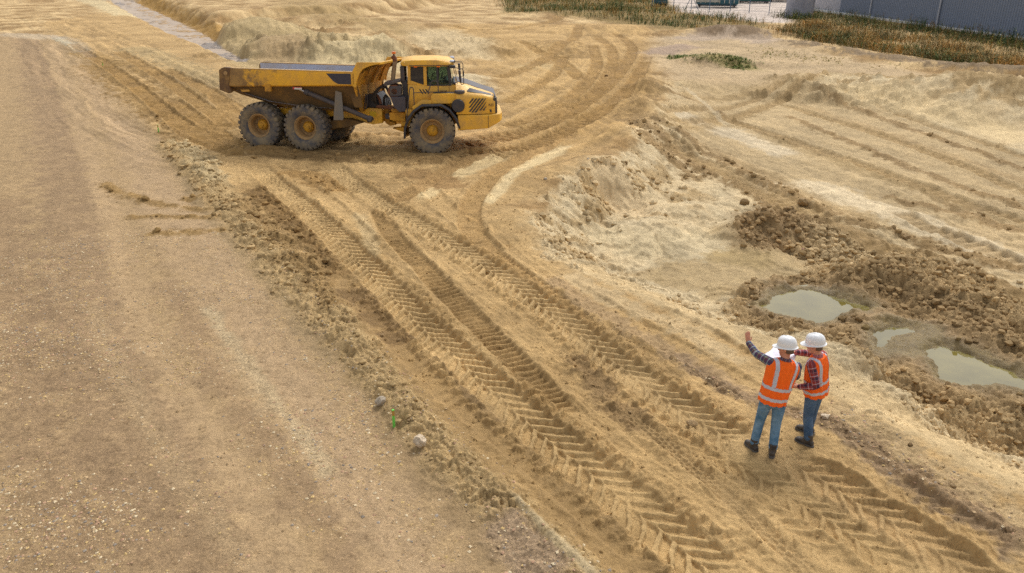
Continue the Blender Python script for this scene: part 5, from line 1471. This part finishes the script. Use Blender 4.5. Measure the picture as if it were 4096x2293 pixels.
zA = ground_z(3.53, 9.4); zB = ground_z(4.25, 9.62)
gl1, gl2 = ground_z(3.44, 9.45), ground_z(3.655, 9.28)
gr1, gr2 = ground_z(4.24, 9.55), ground_z(4.35, 9.85)
man('man in orange vest and white helmet, back turned, pointing with his raised left arm', (3.55, 9.38, zA),
    dict(pelvis=(3.605, 9.40, .86), neck=(3.70, 9.42, 1.425), head=(3.705, 9.46, 1.575), shl=(3.535, 9.44, 1.36), ell=(3.385, 9.66, 1.385), wrl=(3.315, 9.87, 1.455),
         shr=(3.865, 9.41, 1.325), elr=(3.93, 9.55, 1.09), wrr=(3.80, 9.76, 1.16), hipl=(3.525, 9.40, .82), hipr=(3.70, 9.39, .80), kneel=(3.49, 9.46, .46), kneer=(3.685, 9.37, .45),
         ankl=(3.44, 9.43, gl1 + .10), ankr=(3.655, 9.27, gl2 + .10)), M_PLB, M_JEAN,
    dict(handl=((-.10, .25, .95), (.15, -.95, .3), .15), handr=((-.5, .8, .1), (.7, .3, .5), .6), toel=(-.35, 1.0), toer=(.38, 1.0), gzl=gl1, gzr=gl2, vest=-.13, tilt=-.12), (-.75, .66, -.12), (-.16, 1.0))
man('man in orange vest and red plaid shirt, white helmet, standing sideways with one arm bent', (4.28, 9.65, zB),
    dict(pelvis=(4.275, 9.64, .85), neck=(4.215, 9.62, 1.385), head=(4.165, 9.65, 1.525), shl=(4.10, 9.50, 1.30), ell=(4.165, 9.40, 1.03), wrl=(3.985, 9.52, .945),
         shr=(4.345, 9.77, 1.31), elr=(4.27, 9.99, 1.22), wrr=(4.02, 9.93, 1.27), hipl=(4.215, 9.585, .80), hipr=(4.335, 9.70, .80), kneel=(4.205, 9.58, .44), kneer=(4.345, 9.76, .44),
         ankl=(4.24, 9.52, gr1 + .10), ankr=(4.355, 9.82, gr2 + .10)), M_PLR, M_JEAN2,
    dict(handl=((-.8, .5, -.1), (-.2, -.3, .9), .7), handr=((-.9, .1, .15), (-.1, .4, .8), .7), toel=(-.72, .70), toer=(-.72, .62), gzl=gr1, gzr=gr2, vest=-.12, tilt=-.10), (-.86, .50, -.14), (-.66, .75), glasses=True)

# the plan they hold: a thin, slightly sagging sheet
mb = MB(); rows = []
A, B, C_, D_ = Vector((3.50, 9.74, 1.30)), Vector((3.78, 10.12, 1.26)), Vector((4.07, 9.98, 1.23)), Vector((3.90, 9.66, 1.12))
for i in range(11):
    s_ = i / 10; row = []
    for j_ in range(9):
        t = j_ / 8
        p = A.lerp(B, t).lerp(D_.lerp(C_, t), s_)
        row.append(tuple(p + Vector((0, 0, -.05 * math.sin(math.pi * s_) + .012 * math.sin(7 * t + 3 * s_)))))
    rows.append(row)
mb.loft(rows, caps=False, closed=False)
paper, nt_, b_ = new_mat('paper')
n_ = add_noise(nt_, 14, 2); r_ = ramp(nt_, n_.outputs[0], [(.45, srgb(232, 232, 240)), (.75, srgb(206, 210, 226))]); nt_.links.new(r_.outputs[0], b_.inputs['Base Color']); b_.inputs['Roughness'].default_value = .8
o = mb.build('site_plan', paper); sd_ = o.modifiers.new('t', 'SOLIDIFY'); sd_.thickness = .0015
tag(o, 'large white paper plan held open between the two men', 'plan')

# ------------------------------------------------------------------ survey stakes
def stake(u, v, h, w, label, cap=True, group=None):
    x, y = G(u, v, 0.0); z = ground_z(x, y)
    o = empty('survey_stake', (x, y, z), .4)
    wood = bpy.data.materials.get('stake_wood') or plain('stake_wood', srgb(186, 146, 66), .8)
    grn = bpy.data.materials.get('green_spray') or plain('green_spray', srgb(112, 204, 80), .6)
    MB().box(-w, w, -w, w, -.08, h * .66).build('painted_shaft', grn, o, .003)
    MB().box(-w * .97, w * .97, -w * .97, w * .97, h * .66, h * .95).build('bare_wood', wood, o, .002)
    MB().box(-w * 1.02, w * 1.02, -w * 1.02, w * 1.02, h * .95, h).build('painted_top', grn, o, .002)
    tag(o, label, 'stake', group)
stake(1577 / SCL, 1716 / SCL, .29, .017, 'green-tipped wooden survey stake beside a pale boulder')
stake(399, 331, .28, .02, 'small green survey peg on the road edge, nearest the truck tail')
stake(258.5, 163, .3, .022, 'small green survey peg beside the pale wet patch of road')

# ------------------------------------------------------------------ rocks, clods, gravel
import bmesh
def rock_mesh(name, seed, sub=2, rough=.22, flat=.75):
    bm = bmesh.new(); bmesh.ops.create_icosphere(bm, subdivisions=sub, radius=1.0)
    rng = np.random.default_rng(seed); off = rng.random(3) * 50
    cuts = [Vector(rng.normal(size=3)).normalized() for _ in range(7)]; cd = .62 + .3 * rng.random(7)
    for v in bm.verts:
        p = v.co.copy()
        for c, d in zip(cuts, cd):
            e = p.dot(c)
            if e > d: p -= c * (e - d) * .85
        k = 1 + rough * float(noise(p.x * 1.7 + off[0], p.y * 1.7 + p.z * 1.3 + off[1], seed)) + .35 * rough * float(noise(p.x * 5 + off[2], p.y * 5 - p.z * 4, seed + 1))
        v.co = Vector((p.x * k, p.y * k, p.z * k * flat))
    me = bpy.data.meshes.new(name); bm.to_mesh(me); bm.free()
    me.polygons.foreach_set('use_smooth', [True] * len(me.polygons)); me.set_sharp_from_angle(angle=math.radians(38))
    return me
def stone_mat(name, c1, c2):
    m, nt, b = new_mat(name)
    n = add_noise(nt, 5, 8, .7); r = ramp(nt, n.outputs[0], [(.32, c1), (.68, c2)])
    nt.links.new(r.outputs[0], b.inputs['Base Color']); b.inputs['Roughness'].default_value = .92
    n2 = add_noise(nt, 14, 6, .7); bump(nt, b, n2.outputs[0], .6, .06)
    return m
S_PALE = stone_mat('pale_stone', srgb(196, 174, 142), srgb(232, 212, 184)); S_TAN = stone_mat('tan_stone', srgb(142, 116, 78), srgb(180, 150, 106))
S_GREY = stone_mat('grey_stone', srgb(166, 152, 132), srgb(204, 188, 164)); S_PINK = stone_mat('pink_stone', srgb(160, 116, 100), srgb(186, 146, 128)); S_MUD = stone_mat('mud_clod', srgb(112, 88, 54), srgb(156, 126, 80))
ROCKS = [(1056, 1116, 0, 34, S_PALE, 'large pale angular boulder on the berm foot, below the stake', 'boulder', .95), (957, 1014, 0, 27, S_GREY, 'grey rounded boulder on the berm, above the stake', 'boulder', .95),
         (1740, 1068, 0, 26, S_TAN, 'flat tan stone half sunk between the wheel tracks', 'stone', .5), (1210, 955 / 1.0, 0, 9, S_MUD, 'clod squeezed up beside the left wheel track', 'clod', .8),
         (1585, 1038, 0, 9, S_TAN, 'small clod beside the block-tread track', 'clod', .7), (1003, 858, 0, 13, S_MUD, 'dark mud clod on the bank of the smooth wet lane', 'clod', .6),
         (962, 845, 0, 10, S_TAN, 'crumbly clod beside the dark mud clod', 'clod', .8), (2076, 1050, 0, 20, S_PALE, 'smooth pale stone behind the man in plaid', 'stone', .6),
         (2122, 1058, 0, 7, S_GREY, 'pebble against the smooth pale stone', 'stone', .6), (1872, 513, -.5, 24, S_MUD, 'big brown clod with a dark hollow on the pit ledge', 'clod', .7),
         (2020, 512, -.5, 26, S_TAN, 'big tan clod lying on the spill ridge', 'clod', .7), (1572, 412, -.3, 14, S_MUD, 'dark clod lodged in the pale bank', 'clod', .8),
         (1372, 452, -.02, 10, S_GREY, 'grey stone on the crest of the bank', 'stone', .8), (2020, 628, -.85, 8, S_PINK, 'pink stone at the rim of the wet hollow', 'stone', .6),
         (2280, 600, -.5, 18, S_TAN, 'round clod on the heap, beside the lane', 'clod', .8), (2160, 806, -.68, 18, S_MUD, 'clod standing at the edge of the big puddle', 'clod', .9),
         (2440, 765, -.45, 16, S_TAN, 'tan lump high on the clod heap', 'clod', .8), (2290, 1120, -.2, 12, S_MUD, 'clod dropped on the smooth strip', 'clod', .7),
         (1480, 402, -.1, 9, S_GREY, 'grey stone lower on the pale bank', 'stone', .8), (1525, 192, 0, 10, S_MUD, 'brown clod on the curving crawler tracks', 'clod', .7),
         (1685, 640, -.85, 10, S_GREY, 'grey clod by the wet hollow', 'clod', .7), (1480, 640, -.2, 14, S_MUD, 'dark clod low on the bank', 'clod', .6)]
for k, (u, v, z, px, mt, lab, cat, fl) in enumerate(ROCKS):
    x, y = G(u, v, z)
    for _ in range(3):
        z = ground_z(x, y); x, y = G(u, v, z)
    rad = px * SCL / FPX * math.hypot(x, y, CAM_H) * .5
    me = rock_mesh('boulder' if cat == 'boulder' else cat, 11 + k, 3 if px > 12 else 2, .25, fl); me.materials.append(mt)
    o = link('boulder' if cat == 'boulder' else ('loose_stone' if cat == 'stone' else 'mud_clod'), me)
    o.location = (x, y, z + rad * fl * .45); o.scale = (rad,) * 3; o.rotation_euler = (0, 0, k * 1.7)
    tag(o, lab, cat)

def scatter(name, label, xs, ys, size, cols, base, sink=.25, squash=.75, seed=0):
    """many small pieces as one mesh"""
    rng = np.random.default_rng(seed); n = len(xs)
    zs, vi = ground_zv(xs, ys)
    bms = []
    for s in range(6):
        b = bmesh.new()
        if base == 'ico': bmesh.ops.create_icosphere(b, subdivisions=1, radius=1.0)
        else:
            for p in ((1, 0, 0), (-1, 0, 0), (0, 1, 0), (0, -1, 0), (0, 0, 1), (0, 0, -1)): b.verts.new(p)
            b.verts.ensure_lookup_table()
            for f in ((0, 2, 4), (2, 1, 4), (1, 3, 4), (3, 0, 4), (2, 0, 5), (1, 2, 5), (3, 1, 5), (0, 3, 5)): b.faces.new([b.verts[i] for i in f])
        vv = np.array([v.co for v in b.verts]); ff = np.array([[v.index for v in f.verts] for f in b.faces]) if base == 'ico' else np.array([(0, 2, 4), (2, 1, 4), (1, 3, 4), (3, 0, 4), (2, 0, 5), (1, 2, 5), (3, 1, 5), (0, 3, 5)])
        vv = vv * (1 + .75 * (np.random.default_rng(s + 40).random((len(vv), 1)) - .5)) * (1 + .3 * (np.random.default_rng(s + 90).random(3) - .5))
        bms.append((vv, ff)); b.free()
    nv, nf = len(bms[0][0]), len(bms[0][1])
    kind = rng.integers(0, 6, n); a = rng.random(n) * 2 * np.pi
    V = np.stack([bms[k][0] for k in range(6)])[kind] * size[:, None, None]
    V[:, :, 2] *= squash
    ca, sa = np.cos(a)[:, None], np.sin(a)[:, None]
    Vx, Vy = V[:, :, 0] * ca - V[:, :, 1] * sa, V[:, :, 0] * sa + V[:, :, 1] * ca
    V = np.stack([Vx + xs[:, None], Vy + ys[:, None], V[:, :, 2] + (zs + size * (squash - sink) * .6)[:, None]], 2).reshape(-1, 3)
    Fc = (bms[0][1][None] + (np.arange(n) * nv)[:, None, None]).reshape(-1, 3)
    me = np_mesh(name, V, Fc, smooth=False)
    set_col(me, 'Col', np.repeat(cols(n, rng, vi), nv, 0))
    m = bpy.data.materials.get('loose_pieces')
    if m is None:
        m, nt, b = new_mat('loose_pieces'); at = nt.nodes.new('ShaderNodeAttribute'); at.attribute_name = 'Col'
        nn_ = add_noise(nt, 60, 4, .7); rr_ = ramp(nt, nn_.outputs[0], [(.3, (.8, .8, .8)), (.7, (1.12, 1.12, 1.12))])
        nt.links.new(mixc(nt, 1.0, at.outputs[0], rr_.outputs[0], 'MULTIPLY'), b.inputs['Base Color']); b.inputs['Roughness'].default_value = .95
        b.inputs['Specular IOR Level'].default_value = .2
        bump(nt, b, nn_.outputs[0], .5, .01)
    me.materials.append(m)
    o = link(name, me); o['kind'] = 'stuff'; o['label'] = label
    return o
rng = np.random.default_rng(5)
def sample(weight, n, ymax, size_pow):
    """places picked by the soil's own maps, evenly over the ground"""
    k = np.nonzero((Y > 5.2) & (Y < ymax) & (weight > .03) & VIS)[0]
    cell = (np.hypot(X[k], Y[k]) ** size_pow)
    w = weight[k] * cell; w = w / w.sum()
    i = rng.choice(k, n, p=w)
    return X[i] + rng.normal(0, .02, n), Y[i] + rng.normal(0, .02, n)
road_w = np.clip(GRIT, 0, 1) ** 1.3 * np.clip(.55 + 1.0 * W1 + .6 * W2, .05, 1.6)
gx, gy = sample(road_w, 26000, 19, 2.0)
gs = .0065 + .020 * rng.random(26000) ** 4
def gcols(n, r, vi):
    pal = np.array([srgb(196, 168, 128), srgb(216, 196, 160), srgb(164, 138, 104), srgb(206, 176, 120), srgb(150, 138, 124), srgb(186, 150, 120)]) * KCOL
    return pal[r.integers(0, 6, n)] * (.96 + .36 * r.random((n, 1)))
scatter('gravel', 'loose pebbles strewn over the gravel road and berm', gx, gy, gs, gcols, 'oct', .3, .5, 1)
NC = 13000
cx, cy = sample(np.clip(CLOD, 0, 1) ** 2.3, NC, 34, 2.1)
cs = (.009 + .055 * rng.random(NC) ** 7.0) * np.clip(np.hypot(cx, cy) / 12, .75, 1.7)
def ccols(n, r, vi): return np.clip(C[vi] * (.86 + .3 * r.random((n, 1))), 0, 1)
scatter('clods', 'crumbled clods of soil on the berm, heap and spill ridges', cx, cy, cs, ccols, 'ico', .35, .8, 2)
ux, uy = sample(np.clip(.35 + W2, 0, 1) * (GRIT < .3) * (M > -.4), 5000, 24, 2.2)
us = (.006 + .022 * rng.random(5000) ** 4)
scatter('crumbs', 'crumbs of dried sand lying about the haul road', ux, uy, us, lambda n, r, vi: np.clip(C[vi] * (.8 + .3 * r.random((n, 1))), 0, 1), 'oct', .3, .8, 3)

# ------------------------------------------------------------------ weeds and grass
def grass_mat():
    m, nt, b = new_mat('weed_leaf'); at = nt.nodes.new('ShaderNodeAttribute'); at.attribute_name = 'Col'
    nt.links.new(at.outputs[0], b.inputs['Base Color']); b.inputs['Roughness'].default_value = .85; b.inputs['Specular IOR Level'].default_value = .15
    return m
M_GRASS = grass_mat()
def in_poly(x, y, P):
    ins = np.zeros(x.size, bool); P = np.array(P)
    for a, b in zip(P, np.roll(P, -1, 0)):
        if abs(b[1] - a[1]) > 1e-9:
            ins ^= ((a[1] > y) != (b[1] > y)) & (x < (b[0] - a[0]) * (y - a[1]) / (b[1] - a[1]) + a[0])
    return ins
def weeds(name, label, poly, n, hfun, pal_fun, wid=.05, seed=0, lean=.7, jit=.8, dens=.42):
    P = [G(*p) for p in poly]; A_ = np.array(P); rg = np.random.default_rng(seed)
    xs = np.empty(0); ys = np.empty(0)
    while xs.size < n:
        x = rg.uniform(A_[:, 0].min(), A_[:, 0].max(), n * 3); y = rg.uniform(A_[:, 1].min(), A_[:, 1].max(), n * 3)
        d = fbm(x * .22, y * .22, 3, seed + 3)
        k = in_poly(x + .8 * noise(x * .5, y * .5, 2), y + .8 * noise(x * .4, y * .4, 5), P) & (rg.random(x.size) < np.clip(dens + d * 1.5, .02, 1))
        xs = np.concatenate([xs, x[k]]); ys = np.concatenate([ys, y[k]])
    xs, ys = xs[:n] + rg.normal(0, jit, n), ys[:n] + rg.normal(0, jit * 1.2, n)
    zs, _ = ground_zv(xs, ys)
    h = hfun(xs, ys, rg); pal = pal_fun(xs, ys, rg)
    # every stalk carries a few leaves: a bent ribbon and side leaves
    V, Fs, Cc = [], [], []
    a = rg.random(n) * 2 * np.pi; lx, ly = np.cos(a), np.sin(a); ln = lean * rg.random(n) * h
    wv = wid * (.6 + .8 * rg.random(n))
    base = np.stack([xs, ys, zs - .05], 1); side = np.stack([-ly, lx, 0 * lx], 1) * wv[:, None]; ldir = np.stack([lx, ly, 0 * lx], 1)
    mid = base + np.stack([0 * h, 0 * h, h * .55], 1) + ldir * (ln * .35)[:, None]; tip = base + np.stack([0 * h, 0 * h, h], 1) + ldir * ln[:, None]
    side = side * .45
    v = np.stack([base - side * .6, base + side * .6, mid - side, mid + side, tip - side * .25, tip + side * .25], 1)
    V.append(v.reshape(-1, 3)); q = np.arange(n)[:, None] * 6
    Fs += [q + np.array(t_) for t_ in ([0, 1, 3], [0, 3, 2], [2, 3, 5], [2, 5, 4])]; Cc.append(np.repeat(pal, 6, 0)); off = n * 6
    for L in range(6):
        t = .1 + .15 * L + .12 * rg.random(n); b2 = rg.random(n) * 2 * np.pi
        o0 = base + (tip - base) * t[:, None]; le = 1.2 * (.18 + .26 * rg.random(n)) * np.clip(h, .35, 1.4) * (1.15 - .5 * t)
        dv = np.stack([np.cos(b2), np.sin(b2), .25 + .5 * rg.random(n)], 1) * le[:, None]; sd = np.stack([-np.sin(b2), np.cos(b2), 0 * b2], 1) * (wv * .9)[:, None]
        v = np.stack([o0, o0 + dv * .5 - sd, o0 + dv, o0 + dv * .5 + sd], 1)[:, :3]; V.append(v.reshape(-1, 3))
        Fs.append(off + np.arange(n)[:, None] * 3 + np.array([0, 1, 2])); Cc.append(np.repeat(np.clip(pal * (.8 + .45 * rg.random((n, 1))), 0, 1), 3, 0)); off += n * 3
    me = np_mesh(name, np.vstack(V), np.vstack(Fs), False); set_col(me, 'Col', np.vstack(Cc)); me.materials.append(M_GRASS)
    o = link(name, me); o['kind'] = 'stuff'; o['label'] = label
def mixpal(cols, wts):
    cols = np.array([srgb(*c) for c in cols]) * .85
    def f(x, y, rg):
        d = fbm(x * .35, y * .35, 3, 6) * 1.1; w = np.array([np.clip(wt(x, y, d), .02, 5) for wt in wts]); w = w / w.sum(0)
        i = (rg.random(x.size)[None] > np.cumsum(w, 0)).sum(0); i = np.clip(i, 0, len(cols) - 1)
        return cols[i] * (.75 + .5 * rg.random((x.size, 1)))
    return f
strip = [(1268, -22), (1640, -22), (1660, 14), (1720, 30), (1800, 40), (1880, 48), (1915, 62), (1890, 74), (1800, 74), (1700, 72), (1640, 66), (1560, 55), (1480, 48), (1380, 42), (1275, 32)]
weeds('weed_strip', 'strip of green, brown and golden weeds in front of the container yard', strip, 9000, lambda x, y, r: (.25 + .5 * r.random(x.size)) * (1 + .5 * noise(x * .2, y * .2, 3)),
      mixpal([(88, 104, 50), (118, 106, 62), (164, 132, 72), (196, 148, 62), (66, 88, 48)], [lambda x, y, d: 1.1 - 2 * d, lambda x, y, d: .6 + 0 * d, lambda x, y, d: .3 + 2 * d + .5 * (y > 100), lambda x, y, d: .05 + .7 * (x > 15) * (d > 0), lambda x, y, d: .9 - 2 * d + .9 * (y < 86)]), .045, 1)
dry = [(1290, -22), (1640, -22), (1650, 8), (1500, 10), (1400, 8), (1320, 18)]
weeds('dry_grass', 'patch of straw-coloured dry grass at the site edge', dry, 2500, lambda x, y, r: .3 + .4 * r.random(x.size), mixpal([(190, 156, 96), (206, 172, 112), (150, 122, 70)], [lambda x, y, d: 1 + 0 * d] * 3), .045, 2)
tallp = [(1960, 38), (2050, 34), (2200, 56), (2400, 82), (2620, 112), (2620, 136), (2400, 112), (2200, 84), (2020, 62)]
weeds('tall_weeds', 'tall dark green and rust weeds along the foot of the warehouse wall', tallp, 4500, lambda x, y, r: (.25 + .75 * r.random(x.size) ** 2.5) * (1 + .55 * noise(x * .35, y * .35, 3)),
      mixpal([(74, 90, 46), (104, 98, 54), (58, 80, 50), (138, 108, 66), (140, 134, 68)], [lambda x, y, d: 1 - d, lambda x, y, d: .9 + 0 * d, lambda x, y, d: .8 - d, lambda x, y, d: .5 + d, lambda x, y, d: .35 + d]), .04, 3)
goldp = [(1965, 62), (2040, 66), (2200, 88), (2400, 116), (2620, 140), (2620, 190), (2480, 176), (2300, 150), (2150, 120), (2040, 100), (1970, 90)]
weeds('golden_weeds', 'golden and orange dry weeds on the sand in front of the warehouse', goldp, 6500, lambda x, y, r: (.25 + .5 * r.random(x.size)) * (1 + .5 * noise(x * .3, y * .3, 4)),
      mixpal([(176, 142, 82), (146, 120, 74), (186, 136, 62), (124, 106, 66), (96, 98, 56)], [lambda x, y, d: .7 + d, lambda x, y, d: .5 + 0 * d, lambda x, y, d: .4 + 1.6 * d, lambda x, y, d: .5 - d, lambda x, y, d: .6 - 1.6 * d]), .035, 4)
lowp = [(2060, 98), (2200, 124), (2330, 150), (2440, 168), (2620, 184), (2620, 176), (2450, 160), (2330, 142), (2200, 116), (2080, 92)]
weeds('low_green_weeds', 'low green weeds along the crumbling edge of the sand', lowp, 1500, lambda x, y, r: .25 + .4 * r.random(x.size), mixpal([(72, 92, 50), (96, 108, 56), (120, 112, 58)], [lambda x, y, d: 1 + 0 * d] * 3), .06, 5)
tuft = [(1688, 142), (1740, 146), (1800, 152), (1870, 160), (1912, 172), (1880, 175), (1820, 166), (1750, 158), (1700, 152)]
weeds('grass_tuft', 'bright green grass on the small sand mound', tuft, 800, lambda x, y, r: .06 + .12 * r.random(x.size), mixpal([(82, 110, 50), (106, 126, 60), (132, 134, 70)], [lambda x, y, d: 1 + 0 * d] * 3), .035, 6, jit=.3, dens=.9)
spr = [(1900, 120), (2100, 150), (2300, 180), (2200, 180), (1900, 150)]
weeds('sparse_sprouts', 'few sparse sprouts on the bare sand', spr, 160, lambda x, y, r: .05 + .10 * r.random(x.size), mixpal([(140, 140, 70), (170, 150, 80)], [lambda x, y, d: 1 + 0 * d] * 2), .04, 7)

# ------------------------------------------------------------------ warehouse
wa, wb_ = Vector((36.4, 101.0, 0)), Vector((44.5, 38.0, 0))
wd = (wb_ - wa).normalized(); WL = (wb_ - wa).length; wn_ = Vector((wd.y, -wd.x, 0))       # outward: towards the site
wn_ = wn_ if wn_.x < 0 else -wn_
wz = -.05
ware = empty('warehouse', (wa.x, wa.y, wz), math.atan2(wd.y, wd.x))
tag(ware, 'long grey warehouse with ribbed metal walls and white base flashing', 'warehouse')
M_WALL = plain('blue_grey_cladding', srgb(124, 134, 152), .6); M_WALL2 = plain('light_grey_cladding', srgb(186, 186, 194), .6); M_FLASH = plain('white_flashing', srgb(226, 228, 230), .5)
M_PIPE = plain('grey_downpipe', srgb(176, 178, 186), .5); M_PLINTH = plain('brown_plinth', srgb(132, 108, 92), .9)
def clad(x0, x1, mat, name='wall_panel'):
    """vertical trapezoid ribs"""
    pts = []; x = x0; p = .30
    while x < x1 - 1e-6:
        for dx, y in ((0, 0), (.16, 0), (.19, -.045), (.27, -.045)):
            if x + dx < x1: pts.append((x + dx, y))
        x += p
    pts.append((x1, 0))
    mb = MB(); mb.loft([[(x, y, z) for x, y in pts] for z in (.29, 7.5)], caps=False, closed=False)
    mb.build(name, mat, ware, 0, 10)
seg = [0, 6.4, 13.0, 24.5, 36.5, 48.5, WL]
for k, (a, b) in enumerate(zip(seg, seg[1:])): clad(a, b, M_WALL2 if k == 0 else M_WALL)
MB().box(0, WL, .05, .30, -.4, 7.5).build('inner_wall', M_PLINTH, ware)
MB().prism([(-.06, .30), (WL, .30), (WL, .06), (-.06, .06)], -.14, .02).build('base_flashing', M_FLASH, ware, .01)
MB().box(0, WL, -.06, .05, -.6, .06).build('plinth', M_PLINTH, ware)
MB().box(-.12, .0, -.10, 18, .3, 7.5).build('end_wall', M_WALL2, ware)
MB().box(-.2, WL, -.25, 18, 7.5, 7.7).build('roof', M_WALL, ware)
for x in (12.9, 24.4, 36.4, 48.4):
    MB().tube([(x, -.13, .1), (x, -.13, 7.4)], .085, 10).build('downpipe', M_PIPE, ware)
MB().box(-.17, .06, -.16, -.08, .3, 7.5).build('corner_trim', M_FLASH, ware)
# sheet-covered stack at the corner
mb = MB(); cx0, cy0 = G(2021, 46); rg = np.random.default_rng(3)
rings = []
for z, k in ((-.1, 1.0), (.6, .98), (1.4, .95), (2.2, .96), (2.9, .92), (3.3, .75), (3.45, .3)):
    rings.append([(cx0 + 1.45 * k * math.copysign(abs(math.cos(a)) ** .55, math.cos(a)) + .07 * math.sin(5 * a + z), cy0 + 1.5 + 1.2 * k * math.copysign(abs(math.sin(a)) ** .55, math.sin(a)) + .06 * math.sin(9 * a + 2 * z), z + ground_z(cx0, cy0)) for a in np.linspace(0, 2 * math.pi, 40, endpoint=False)])
mb.loft(rings); tag(mb.build('covered_stack', cloth_mat('grey_sheet', srgb(142, 142, 152), srgb(168, 168, 176), 1.2, .7, .6), None, 0, 50), 'tall stack under a grey sheet beside the warehouse corner', 'covered stack')

# ------------------------------------------------------------------ skips in the yard
def skip(u, v, L, W, H, rot, mat, label, mat2=None):
    x, y = G(u, v); z = ground_z(x, y)
    o = empty('skip_container', (x, y, z), rot); tag(o, label, 'skip', None)
    MB().loft([[(-L * k / 2, -W * k / 2, zz), (L * k / 2, -W * k / 2, zz), (L * k / 2, W * k / 2, zz), (-L * k / 2, W * k / 2, zz)] for zz, k in ((.32, .93), (.55, 1.0), (H, 1.0))]).build('shell', mat, o, .02)
    n = int(L / .6)
    for k in range(n + 1):
        xx = -L / 2 + .05 + k * (L - .1) / n
        MB().box(xx - .05, xx + .05, -W / 2 - .07, -W / 2 - .001, .5, H - .05).build('rib', mat2 or mat, o)
    MB().box(-L / 2 - .05, L / 2 + .05, -W / 2 - .08, W / 2 + .08, H, H + .12).build('rim', mat, o, .02)
    if mat2:
        MB().box(-L / 2 - .02, -L / 2 + L * .55, -W / 2 - .03, -W / 2 - .004, .6, H - .02).build('pale_side_panel', mat2, o)
    dk = bpy.data.materials['dark_metal']
    for s in (-1, 1): MB().box(-L * .45, L * .45, s * W * .28 - .08, s * W * .28 + .08, .12, .34).build('skid', dk, o)
    for sx in (-1, 1):
        for s in (-1, 1): MB().lathe([(.12, -.08), (.12, .08)], c=(sx * L * .40, s * W * .32, .10), n=14).build('roller', dk, o)
TEAL = paint_mat('teal_paint', srgb(44, 96, 108), srgb(70, 76, 72), .6, .6, 2); GREEN = paint_mat('green_paint', srgb(34, 108, 92), srgb(60, 80, 70), .6, .5, 2); CREAM = paint_mat('faded_cream_paint', srgb(190, 186, 172), srgb(130, 120, 100), .7, .5, 2)
DKS = paint_mat('charcoal_paint', srgb(66, 70, 74), srgb(50, 46, 44), .7, .5, 2)
skip(1803, 18, 5.4, 2.3, 2.4, -.22, TEAL, 'teal roll-off skip with a faded cream side panel', CREAM)
skip(1893, 7, 4.6, 2.3, 2.3, -.1, GREEN, 'bright green roll-off skip beyond the fence')
skip(1962, 4, 3.4, 2.2, 2.2, -.1, DKS, 'charcoal skip beside the sheet-covered stack')
skip(1661, 15, 1.7, 1.6, 1.7, -.1, TEAL, 'small blue-teal bin standing at the weeds')
# ------------------------------------------------------------------ yard fence
M_POST = plain('blue_grey_post', srgb(92, 112, 134), .5)
fence = empty('wire_fence', (*G(1800, 32), 0)); tag(fence, 'thin blue-grey wire fence along the container yard', 'fence')
fx0, fy0 = G(1800, 32)
pp = [(1640, 20), (1694, 24), (1738, 27), (1784, 29), (1836, 32), (1884, 34), (1934, 37), (1985, 38)]
base = []
for u, v in pp:
    x, y = G(u, v); z = ground_z(x, y); base.append(Vector((x - fx0, y - fy0, z)))
for p in base: MB().tube([p + Vector((0, 0, -.2)), p + Vector((0, 0, 2.4))], .045, 8).build('post', M_POST, fence)
for hz in (.25, .8, 1.35, 1.9, 2.35):
    MB().tube([p + Vector((0, .05, hz)) for p in base], .012, 5).build('wire', M_POST, fence)
for k in (2, 7):
    for s in (-1, 1): MB().tube([base[k] + Vector((0, 0, 1.7)), base[k] + Vector((s * .9, -.3, -.1))], .035, 6).build('brace', M_POST, fence)
